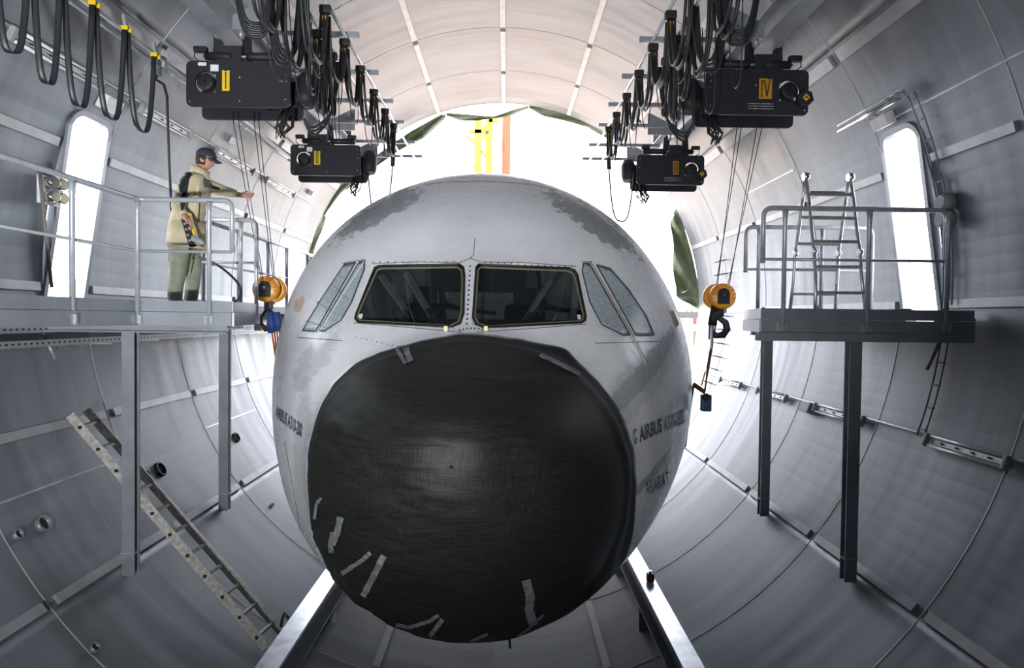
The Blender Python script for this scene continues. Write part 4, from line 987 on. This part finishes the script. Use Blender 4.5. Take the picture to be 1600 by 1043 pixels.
# climbing rungs near the mouth on the right
for i, py in enumerate((407, 428, 450, 472, 494, 515, 537, 558, 578, 600)):
    px = 1130+4*math.sin(i/9*math.pi)-(i/9)**3*15
    a = math.degrees(math.atan2(wall(px, py).x, wall(px, py).z-5)); m = MB()
    m.tube([cyl(a, 14.6, 4.99), cyl(a, 14.6, 4.85), cyl(a, 15.15, 4.85), cyl(a, 15.15, 4.99)], .014, 6); o = m.build('climbing_rung', M_STEEL); tag(o, 'steel climbing rung welded on the right wall near the mouth, %s from the top' % ('first second third fourth fifth sixth seventh eighth ninth tenth'.split()[i]), 'rung', 'climbing rungs on the right wall')
# ports and plugs in the lower walls
for px, py, r, lab in ((67, 818, .085, 'round pipe port low on the left wall, left of the leg'), (27, 835, .05, 'small round plug beside the pipe port at the far left edge'), (250, 733, .10, 'dark rubber lined port on the left wall between the two legs'),
                       (228, 741, .045, 'small dark hole just left of the rubber lined port'), (369, 683, .085, 'dark round port right of the second left leg'), (147, 1012, .05, 'small slot shaped plug at the bottom left of the wall'),
                       (425, 789, .03, 'tiny drain stub on the wall beside the nose')):
    c = wall(px, py, 4.985); m = MB(); ax = Vector((-c.x, 0, 5-c.z)).normalized(); m.lathe([(r, -.03), (r, .025), (r*.8, .03), (r*.72, .0), (r*.7, -.02)], c, ax, 20)
    o = m.build('wall_port', M_BLACK if 'dark' in lab else M_STEEL); tag(o, lab, 'port')
    if 'pipe' in lab: MB().lathe([(r*.6, -.01), (r*.6, .002)], c, ax, 16).build('plug_face', M_BLACK, o)
# things by the left door
th = thing('valve_cluster', 'cluster of four shiny round valve caps on a white backing beside the left door', 'valves', wall(82, 298, 4.9))
c0 = wall(80, 298, 4.86)
MB().box(c0+Vector((-.03, 0, 0)), (.05, .30, .30), bev=.01).build('backing', M_PAPER, th)
for i in range(2):
    for j in range(2): MB().lathe([(.062, 0), (.062, .12), (.05, .13)], c0+Vector((0, -.06+.13*i, -.075+.15*j)), (1, -.35, 0), 16).build('valve_cap', M_CHROME, th)
tag(MB().tube([pix(61, 258, 7.0), pix(70, 350, 7.02), pix(81, 449, 7.05)], [.017, .018, .017], 8).build('wooden_pole', mat('grey_wood', (.25, .22, .2), .7)), 'thin weathered pole leaning on the wall left of the left door', 'pole')
# red clamp on the right cradle beam
c = Vector((2.12, 9.0, 1.085)); th = thing('beam_clamp', 'small dark red clamp sitting on the far end of the right cradle beam', 'clamp', c)
MB().box(c+Vector((0, 0, .06)), (.1, .1, .11), bev=.02).build('body', mat('dark_red', (.12, .01, .01), .5), th); MB().lathe([(.02, 0), (.02, .04)], c+Vector((0, 0, .11)), (0, 0, 1), 10).build('bolt', M_CHROME, th)

# ------------------------------------------------------------ tarpaulin round the mouth
def tarp_mat():
    m = mat('green_tarpaulin', (.26, .30, .21), .6, scale=4, var=.3); n = m.node_tree.nodes; L = m.node_tree.links; b = n['Principled BSDF']
    t = n.new('ShaderNodeBsdfTranslucent'); t.inputs[0].default_value = (.17, .22, .09, 1); mx = n.new('ShaderNodeMixShader'); mx.inputs[0].default_value = .35
    L.new(b.outputs[0], mx.inputs[1]); L.new(t.outputs[0], mx.inputs[2]); L.new(mx.outputs[0], n['Material Output'].inputs[0]); return m
M_TARP = tarp_mat()
def swag(outer, inner, d, name, label, folds=7, amp=.10):
    n = 40; rows = []
    def samp(P, t):
        L_ = [0]
        for a, b in zip(P, P[1:]): L_.append(L_[-1]+math.hypot(b[0]-a[0], b[1]-a[1]))
        v = t*L_[-1]
        for i in range(len(P)-1):
            if v <= L_[i+1]+1e-9: q = (v-L_[i])/max(1e-6, L_[i+1]-L_[i]); return P[i][0]+(P[i+1][0]-P[i][0])*q, P[i][1]+(P[i+1][1]-P[i][1])*q
        return P[-1]
    for j in range(9):
        v = j/8; r = []
        for i in range(n+1):
            a = samp(outer, i/n); b = samp(inner, i/n); q = pix(a[0]+(b[0]-a[0])*v, a[1]+(b[1]-a[1])*v, d); q.y += (amp*math.sin(v*math.pi*folds/2+i*.25)+.12)*min(1, v*2); r.append(q)
        rows.append(r)
    m = MB(); m.grid(rows); o = m.build(name, M_TARP, smooth=True); md = o.modifiers.new('s', 'SOLIDIFY'); md.thickness = .006
    tag(o, label, 'tarpaulin', 'green tarpaulins round the mouth'); return o
swag([(497, 330), (520, 300), (560, 262), (600, 234), (640, 206), (690, 178)], [(503, 342), (530, 300), (580, 262), (625, 234), (660, 214), (697, 178)], 17.02, 'tarpaulin', 'green tarpaulin gathered along the upper left edge of the tube mouth')
swag([(697, 176), (735, 179), (770, 182), (800, 172), (825, 165)], [(697, 178), (720, 185), (745, 187), (790, 180), (826, 166)], 17.02, 'tarpaulin', 'grey-green tarpaulin edge sagging across the top centre of the mouth', 4, .05)
swag([(826, 163), (860, 166), (900, 180), (930, 194), (955, 212)], [(827, 166), (850, 178), (885, 188), (920, 196), (953, 216)], 17.02, 'tarpaulin', 'thin tarpaulin strip along the upper right edge of the mouth', 4, .05)
swag([(1056, 325), (1068, 350), (1082, 400), (1092, 447)], [(1051, 345), (1052, 380), (1055, 420), (1057, 462)], 17.02, 'tarpaulin', 'bright green tarpaulin hanging down the right edge of the mouth', 5, .12)
swag([(1092, 447), (1093, 462), (1092, 484)], [(1057, 462), (1070, 470), (1092, 482)], 17.02, 'tarpaulin', 'pale green folded tarpaulin corner beside the orange right hook block', 3, .05)
swag([(498, 328), (484, 365), (474, 400), (468, 460)], [(508, 338), (496, 370), (485, 410), (476, 455)], 17.02, 'tarpaulin', 'green tarpaulin strip down the left edge of the mouth', 4, .06)

# ------------------------------------------------------------ outside the mouth
M_GND = mat('pale_concrete', (.60, .45, .36), .9, scale=.5); M_GRASS = mat('grass', (.15, .17, .11), .9, scale=2, var=.4)
m = MB(); m.bm.faces.new([m.bm.verts.new(v) for v in ((-60, 17.2, -.6), (60, 17.2, -.6), (60, 75, -.6), (-60, 75, -.6))]); structure(m.build('floor_yard', M_GND))
m = MB(); m.bm.faces.new([m.bm.verts.new(v) for v in ((-160, 75, -.62), (160, 75, -.62), (160, 160, -.62), (-160, 160, -.62))]); structure(m.build('floor_grass', M_GRASS))
def bush(c, r, h):
    th = thing('bush', 'green hedge beyond the mouth, right of the nose', 'bush', c); m = MB()
    for k in range(700):
        a, b, q = random.uniform(0, math.tau), random.uniform(0, 1), random.uniform(.75, 1.05)
        p = Vector((math.cos(a)*r*q*math.sqrt(1-b*b*.9), math.sin(a)*r*.5*q, h*b*q)); s_ = random.uniform(.15, .4); d1 = Vector((random.uniform(-1, 1), random.uniform(-1, 1), random.uniform(-1, 1))).normalized(); d2 = d1.orthogonal().normalized()
        m.bm.faces.new([m.bm.verts.new(Vector(c)+p+v) for v in (d1*s_, d2*s_*.5, -d1*s_, -d2*s_*.5)])
    m.build('foliage', mat('leaf_green', (.16, .28, .06), .8, scale=3, var=.4), th); MB().tube([c, Vector(c)+Vector((0, 0, h*.6))], .2).build('trunk', mat('bark', (.1, .08, .06), .9), th)
bush((16.5, 58, -.6), 7, 7.2)
th = thing('trailer', 'dark flatbed trailer with red rear lights outside on the right of the nose', 'trailer', (11.6, 40, 4.4-.6))
c = pix(1078, 492, 38); m = MB(); m.box(c, (4, 2, .35)); m.build('bed', mat('trailer_dark', (.04, .045, .05), .5), th)
MB().box(c+Vector((0, -1.02, -.35)), (.22, .06, .35)).build('rear_light', mat('lamp_red', (.6, .02, .02), .4), th)
m = MB()
for q in (-1.4, 1.4): m.lathe([(.5, -.15), (.5, .15)], c+Vector((q, 0, -.6)), (0, 1, 0), 20)
for q in (-1.4, 1.4): MB().lathe([(.5, -.15), (.5, .15)], c+Vector((q, -.7, -.6)), (0, 1, 0), 20).build('wheel', M_BLACK2, th)
for q in (-1.7, 1.7): MB().box(c+Vector((q, .5, -2.7)), (.25, .25, 5.2)).build('stand', M_GREYP, th)
m.bm.free()
# yellow lifting mast and the orange column
DM = 34.0
M_MY = mat('mast_yellow', (.36, .21, .002), .4, scale=2); M_OC = mat('orange_column', (.20, .055, .015), .6, scale=1)
cr = thing('lifting_mast', 'bright yellow lifting mast with diagonal braces beyond the crown of the nose', 'mast', pix(755, 700, DM))
def mbx(x0, y0, x1, y1, dd=.25, nm='mast_beam', mt=None):
    a, b = pix(x0, y0, DM), pix(x1, y1, DM); m = MB(); m.box((a+b)/2, (abs(b.x-a.x), dd, abs(b.z-a.z))); m.build(nm, mt or M_MY, cr)
for x0, x1 in ((742, 747), (759, 764)): mbx(x0, 183, x1, 700)
mbx(733, 203, 762, 209); mbx(735, 182, 752, 186); mbx(764, 183, 779, 192)
for seg in (((730, 213), (760, 246)), ((748, 205), (760, 196)), ((752, 236), (740, 262)), ((762, 195), (768, 215))): MB().bar(pix(*seg[0], DM), pix(*seg[1], DM), .13, .16, (0, 1, 0)).build('brace', M_MY, cr)
a = pix(761, 207, DM-.1); m = MB(); m.prism([(a.x-.25, a.z-.35), (a.x+.25, a.z-.25), (a.x+.15, a.z+.4), (a.x-.1, a.z+.45)], a.y-.05, a.y+.05); g = m.build('pivot_plate', M_MY, cr)
MB().lathe([(.09, -.08), (.09, .02)], a, (0, 1, 0), 16).build('pivot_pin', M_BLACK, g)
a = pix(772, 222, DM); m = MB(); m.lathe([(.14, 0), (.14, .1), (.08, .25)], a, (0, 0, 1), 16); m.build('cylinder_head', M_GREYP, cr)
MB().tube([pix(772, 228, DM), pix(772, 700, DM)], .12, 12).build('ram', M_PAPER, cr); MB().tube([pix(776, 228, DM), pix(776, 700, DM)], .025, 8).build('hose', M_BLACK, cr)
m = MB(); a, b = pix(785, 181, DM+1), pix(792, 700, DM+1); m.box((a+b)/2, (abs(b.x-a.x), .4, abs(b.z-a.z))); tag(m.build('orange_column', M_OC), 'slim orange-brown column standing just right of the yellow mast', 'column')

# ------------------------------------------------------------ the person on the left platform
def skin_body(name, chains, mt, parent, sub=2, root=0):
    "chains: lists of (x, y, z, r); identical coordinates are welded"
    vs, rs, es, idx = [], [], [], {}
    for ch in chains:
        prev = None
        for p in ch:
            key = tuple(round(v, 4) for v in p[:3])
            if key not in idx: idx[key] = len(vs); vs.append(p[:3]); rs.append(p[3])
            if prev is not None: es.append((prev, idx[key]))
            prev = idx[key]
    me = bpy.data.meshes.new(name); me.from_pydata(vs, es, []); o = bpy.data.objects.new(name, me); COL.objects.link(o)
    sk = o.modifiers.new('skin', 'SKIN'); sk.use_smooth_shade = True
    for i, r in enumerate(rs):
        v = me.skin_vertices[0].data[i]; v.radius = (r, r) if not isinstance(r, tuple) else r; v.use_root = i == root
    sb = o.modifiers.new('sub', 'SUBSURF'); sb.levels = sub; sb.render_levels = sub
    bake(o); o.data.materials.clear(); o.data.materials.append(mt)
    for p in o.data.polygons: p.use_smooth = True
    if parent is not None: o.parent = parent; o.matrix_parent_inverse = parent.matrix_basis.inverted()
    return o
PD = 7.78
def pp(px, py, d=PD): return pix(px, py, d)
def pj(px, py, d, r): p = pix(px, py, d); return (p.x, p.y, p.z, r)
man = thing('person', 'person in beige jacket and dark cap on the left platform, reaching for ropes', 'person', (pp(285, 470).x, PD, FLZ))
M_SKN = mat('skin', (.50, .27, .19), .55, scale=20, var=.06); M_JK = mat('beige_jacket', (.60, .52, .34), .8, scale=12, var=.1, bump=.5, bdist=.02); M_JD = mat('dark_shoulder', (.012, .013, .02), .7)
M_TR = mat('olive_trousers', (.26, .28, .20), .85, scale=10, var=.14, bump=.6, bdist=.02); M_CP = mat('navy_cap', (.035, .037, .06), .7); M_HR = mat('dark_hair', (.03, .018, .012), .7); M_SH = mat('dark_shoe', (.03, .028, .026), .6)
# skeleton
pel = pj(289, 388, 7.80, .15); sp1 = pj(290, 355, 7.80, .14); chest = pj(304, 305, 7.80, .15); neck0 = pj(313, 275, 7.80, .075); neck = pj(316, 265, 7.80, .055)
head0 = pj(318, 256, 7.80, .08)
shR = pj(298, 283, 7.60, .075); shL = pj(320, 286, 7.97, .075)
elR = pj(276, 324, 7.52, .05); wrR = pj(290, 340, 7.40, .032); elL = pj(349, 298, 8.12, .05); wrL = pj(376, 305, 8.34, .030)
hpR = pj(281, 392, 7.70, .09); hpL = pj(298, 392, 7.90, .09); knR = pj(279, 428, 7.66, .06); knL = pj(303, 425, 7.86, .06)
def dn(p, z, r, dx=0, dy=0): return (p[0]+dx, p[1]+dy, z, r)
anR = dn(pj(273, 458, 7.70, .05), FLZ+.10, .045); anL = dn(pj(297, 458, 7.92, .05), FLZ+.10, .045)
toR = (anR[0]+.15, anR[1]-.03, FLZ+.05, .04); toL = (anL[0]+.15, anL[1]+.01, FLZ+.05, .04)
def hand_chains(w_, dirv, upv, side, curl):
    "palm and five unequal fingers; dirv along the hand, upv towards the thumb side, side = palm normal"
    w0 = Vector(w_[:3]); d = Vector(dirv).normalized(); u = Vector(upv).normalized(); n_ = d.cross(u)*side
    t3 = lambda v, r: (v.x, v.y, v.z, r)
    palm = w0+d*.05; C = [[w_, t3(palm, .030)]]
    for k, (off, ln) in enumerate(((.030, .072), (.010, .080), (-.010, .074), (-.028, .058))):
        b0 = palm+d*.035+u*off; b1 = b0+d*ln*.45*math.cos(curl*.5)+n_*ln*.45*math.sin(curl*.5); b2 = b1+d*ln*.35*math.cos(curl*1.3)+n_*ln*.35*math.sin(curl*1.3); b3 = b2+d*ln*.3*math.cos(curl*2)+n_*ln*.3*math.sin(curl*2)
        C.append([t3(palm, .030), t3(b0, .011), t3(b1, .0095), t3(b2, .009), t3(b3, .0075)])
    th0 = w0+d*.03+u*.03+n_*.01; C.append([w_, t3(th0, .014), t3(th0+d*.03+u*.015+n_*.015, .011), t3(th0+d*.055+u*.012+n_*.03, .009)])
    return C
body = [[pel, sp1, chest, neck0, neck, head0], [chest, shR, elR, wrR], [chest, shL, elL, wrL], [pel, hpR, knR, anR, toR], [pel, hpL, knL, anL, toL]]
body += hand_chains(wrR, (.62, .1, -.75), (.3, -.9, .3), 1, .9)
body += hand_chains(wrL, (.9, .35, .0), (0, .3, 1), 1, .5)
bd = skin_body('body', body, M_SKN, man)
# the head is joined on to the neck: shaped ellipsoid with face, faces right and slightly away
hc = Vector(pj(321, 250, 7.80, 0)[:3]); fdir = Vector((.98, .12, -.16)).normalized(); fup = Vector((.15, 0, 1)); fup = (fup-fdir*fup.dot(fdir)).normalized(); fsd = fdir.cross(fup)
def hp(f, s_, u): return hc+fdir*f+fsd*s_+fup*u
m = MB(); rws = []
for i in range(25):
    th_ = math.pi*i/24; row = []
    for k in range(32):
        ph = math.tau*k/32; u = .118*math.cos(th_); rad = math.sin(th_); f = rad*math.cos(ph); sd = rad*math.sin(ph)
        ff = f*(.098 if f > 0 else .10); ss = sd*.076
        if u < 0: ff *= 1-.10*(-u/.118); ss *= 1-.22*(-u/.118)**1.3
        if f > .75 and abs(sd) < .35: # nose, lips, chin
            w2 = (1-abs(sd)/.35)
            ff += w2*(.020*math.exp(-((u+.012)/.016)**2)+.007*math.exp(-((u+.052)/.010)**2)+.010*math.exp(-((u+.09)/.014)**2)+.005*math.exp(-((u-.030)/.012)**2))
            if abs(sd) > .12: ff -= .006*math.exp(-((u-.012)/.01)**2)
        row.append(hp(ff, ss, u))
    rws.append(row)
m.grid(rws, close=True)
hd = m.build('head_tmp', M_SKN, man, smooth=True)
bpy.context.view_layer.update()
b_ = bmesh.new(); b_.from_mesh(bd.data); b2 = hd.data; b_.from_mesh(b2); b_.to_mesh(bd.data); b_.free(); bpy.data.objects.remove(hd)
for s_ in (-1, 1):
    ear = MB(); ear.lathe([(.010, -.004), (.030, 0), (.032, .008), (.018, .012)], hp(-.005, s_*.072, -.01), fsd*s_, 12); e = ear.build('ear', M_SKN, man)
    ey = MB(); ey.lathe([(.001, -.006), (.009, -.003), (.011, .003)], hp(.088, s_*.030, .012), fdir, 10); ey.build('eye', M_PAPER, man)
    ey = MB(); ey.lathe([(.001, -.004), (.005, 0), (.004, .006)], hp(.091, s_*.030, .012), fdir, 8); ey.build('pupil', M_BLACK2, man)
    MB().tube([hp(.094, s_*.018, .026), hp(.09, s_*.045, .024)], .004, 6).build('eyebrow', M_HR, man)
MB().tube([hp(.096, -.022, -.045), hp(.101, 0, -.046), hp(.096, .022, -.045)], .004, 6).build('lips', mat('lip', (.35, .13, .11), .5), man)
gl = MB(); gl.tube([hp(-.01, -.079, .014), hp(.09, -.066, .016), hp(.10, -.03, .014), hp(.106, 0, .016), hp(.10, .03, .014), hp(.09, .066, .016), hp(-.01, .079, .014)], .0028, 6); gl.build('glasses', M_WIRE, man)
# hair under the cap, at the back and sides
m = MB(); rws = []
for i in range(10):
    th_ = math.pi*(.30+.38*i/9); row = []
    for k in range(20):
        ph = math.pi*(.42+1.16*k/19); row.append(hp(math.cos(ph)*.108*math.sin(th_), math.sin(ph)*.085*math.sin(th_), .12*math.cos(th_)))
    rws.append(row)
m.grid(rws); hr = m.build('hair', M_HR, man, smooth=True); md = hr.modifiers.new('s', 'SOLIDIFY'); md.thickness = .012
m = MB(); rws = []
for i in range(10):
    th_ = math.pi*.5*i/9; rws.append([hp(.118*math.cos(math.tau*k/28)*math.sin(th_), .095*math.sin(math.tau*k/28)*math.sin(th_), .038+.105*math.cos(th_)) for k in range(28)])
m.grid(rws, close=True); cp = m.build('cap', M_CP, man, smooth=True); md = cp.modifiers.new('s', 'SOLIDIFY'); md.thickness = .006
m = MB(); rws = []
for i in range(6):
    t = i/5; rws.append([hp((.10+.085*t)*math.cos(a_)+.0, .09*math.sin(a_)*(1-.15*t), .040-.035*t-.02*math.sin(a_)**2) for a_ in [(-1.15+2.3*k/12) for k in range(13)]])
m.grid(rws); pk = m.build('cap_peak', M_CP, man, smooth=True); md = pk.modifiers.new('s', 'SOLIDIFY'); md.thickness = .006
MB().tube([hp(-.10, -.06, .045), hp(-.118, 0, .045), hp(-.10, .06, .045)], .006, 6).build('cap_strap', M_PAPER, man)
# clothes follow the body: same joints, thicker
def th_(p, r, dx=0, dz=0): return (p[0]+dx, p[1], p[2]+dz, r)
hemp = pj(286, 384, 7.80, 0)
jk = [[th_(hemp, (.215, .19)), th_(sp1, (.20, .185), -.02), th_(chest, (.185, .19)), th_(neck0, (.115, .115)), pj(314, 268, 7.80, .075)],
      [th_(chest, (.185, .19)), th_(shR, .105), pj(285, 305, 7.55, .088), th_(elR, .080), pj(288, 337, 7.41, .056)],
      [th_(chest, (.185, .19)), th_(shL, .10), pj(335, 293, 8.05, .078), th_(elL, .070), pj(371, 303, 8.31, .050)]]
jo = skin_body('jacket', jk, M_JK, man, 2)
# lower edge of the jacket as an open skirt and a turned collar
def ell_rows(cs, mt, nm, th=.01):
    m = MB(); m.grid([[Vector((c.x+a_*math.cos(math.tau*k/28)*(1+.04*math.sin(k*2.3)), c.y+b_*math.sin(math.tau*k/28), c.z+dz*math.cos(math.tau*k/28))) for k in range(28)] for c, a_, b_, dz in cs], close=True)
    o = m.build(nm, mt, man, smooth=True); md = o.modifiers.new('s', 'SOLIDIFY'); md.thickness = th; return o
ell_rows([(pp(293, 348), .19, .18, 0), (pp(292, 368), .208, .20, .0), (pp(291, 387), .215, .21, -.02)], M_JK, 'jacket_hem')
ell_rows([(pp(312, 277), .12, .12, -.03), (pp(313, 268), .098, .10, -.035), (pp(313, 262), .10, .10, -.04)], M_JK, 'collar')
BVJ = BVHTree.FromObject(jo, bpy.context.evaluated_depsgraph_get())
def jpatch(P, nm, mt, off=.006):
    Q = dens(P, 3); cx = sum(p[0] for p in Q)/len(Q); cy_ = sum(p[1] for p in Q)/len(Q); rws = []
    for t in (1, .8, .6, .4, .2, .01):
        row = []
        for x, y in Q:
            q = ray(cx+(x-cx)*t, cy_+(y-cy_)*t).normalized(); h = BVJ.ray_cast(CAM, q)
            if h[0] is None or abs(h[0].y-7.8) > .8: h = BVJ.find_nearest(CAM+q*7.75*q.length)
            row.append(h[0]+(h[1] if h[1].dot(q) < 0 else -h[1])*off)
        rws.append(row)
    m = MB(); m.grid(rws, close=True); o = m.build(nm, mt, man, smooth=True); return o
jpatch([(283, 268), (293, 262), (304, 263), (307, 270), (298, 276), (294, 286), (293, 298), (288, 302), (281, 300), (279, 285)], 'shoulder_panel', M_JD)
jpatch([(319, 276), (327, 281), (331, 289), (343, 293), (343, 297), (328, 294), (320, 292), (317, 284)], 'shoulder_panel', M_JD)
jpatch([(312, 300), (313.5, 300), (311, 340), (313, 380), (311, 380), (309, 340)], 'front_zip', mat('zip_brown', (.08, .07, .06), .6), .004)
tr = [[th_(pel, .12, 0, -.05), th_(hpR, .115), pj(279, 412, 7.68, .105), th_(knR, .09), pj(274, 447, 7.68, .085), dn(anR, FLZ+.07, .085)],
      [th_(pel, .12, 0, -.05), th_(hpL, .11), pj(303, 410, 7.88, .10), th_(knL, .088), pj(301, 447, 7.90, .08), dn(anL, FLZ+.07, .082)]]
skin_body('trousers', tr, M_TR, man, 2)
def cuff(c, a_, b_): return
MB().tube([pp(298, 394, 7.58), pp(295, 412, 7.57), pp(292, 430, 7.58)], .006, 6).build('trouser_seam', M_HR, man)
MB().tube([Vector(anR[:3])+Vector((-.06, 0, -.05)), Vector(toR[:3])+Vector((.03, 0, 0))], [.05, .045], 10).build('shoe', M_SH, man)
MB().tube([Vector(anL[:3])+Vector((-.06, 0, -.05)), Vector(toL[:3])+Vector((.03, 0, 0))], [.05, .045], 10).build('shoe', M_SH, man)
# pendant controller in the right hand
pc = thing('pendant_controller', 'black and yellow handheld crane controller held at the hip of the person', 'controller', pp(293, 356, 7.42))
a, b = pp(288, 334, 7.50), pp(303, 385, 7.50)
MB().bar(a, b, .085, .075, up=(0, 1, 0)).build('housing', M_BLACK2, pc, bev=.015)
o_ = Vector((.05, 0, .012)); MB().bar(a+o_, b+o_, .022, .08, up=(0, 1, 0)).build('yellow_edge', M_YEL, pc, bev=.005)
for k in range(5): MB().lathe([(.014, 0), (.012, .012)], a.lerp(b, .15+.17*k)+Vector((-.01, -.04, 0)), (0, -1, 0), 12).build('button', M_GREYP, pc)
MB().tube([a, a+Vector((-.05, 0, .05)), a+Vector((-.08, .0, .04))], .012).build('cable_gland', M_BLACK2, pc)
cc = MB(); cc.tube([pp(300, 372, 7.42), pp(307, 374, 7.42), pp(314, 378, 7.42), pp(318, 384, 7.42)], [.03, .035, .035, .02], 10); tag(cc.build('hose_coupling', M_GREYP), 'grey hose coupling sticking out beside the controller', 'coupling')
P = [pp(311, 402, 7.5), pp(325, 406, 7.3), pp(340, 414, 7.1), pp(356, 426, 7.05), pp(370, 440, 7.0), pp(376, 453, 7.0), pp(373, 466, 6.98), pp(363, 473, 6.97)]
from mathutils.geometry import interpolate_bezier
def smooth(P, k=6):
    Q = []
    for i in range(len(P)-1):
        p0, p1, p2, p3 = P[max(0, i-1)], P[i], P[i+1], P[min(len(P)-1, i+2)]
        for j in range(k):
            t = j/k; Q.append(.5*((2*p1)+(p2-p0)*t+(2*p0-5*p1+4*p2-p3)*t*t+(3*p1-p0-3*p2+p3)*t**3))
    return Q+[P[-1]]
tag(MB().tube(smooth(P), .012, 8).build('hose', M_BLACK2), 'thin black hose curving from the person down over the platform edge', 'hose')
# far bracket beside the left hook
th = thing('rail_bracket', 'dark steel crossbar with stub posts beside the left hook block', 'bracket', pix(440, 497, 10))
MB().bar(pix(398, 494, 10.4), pix(462, 495, 10.4), .06, .09).build('crossbar', mat('dark_steel', (.06, .07, .08), .5), th)
for x in (404, 440): MB().bar(pix(x, 490, 10.4), pix(x, 516, 10.4), .1, .1).build('stub', mat('dark_steel', (.06, .07, .08), .5), th)
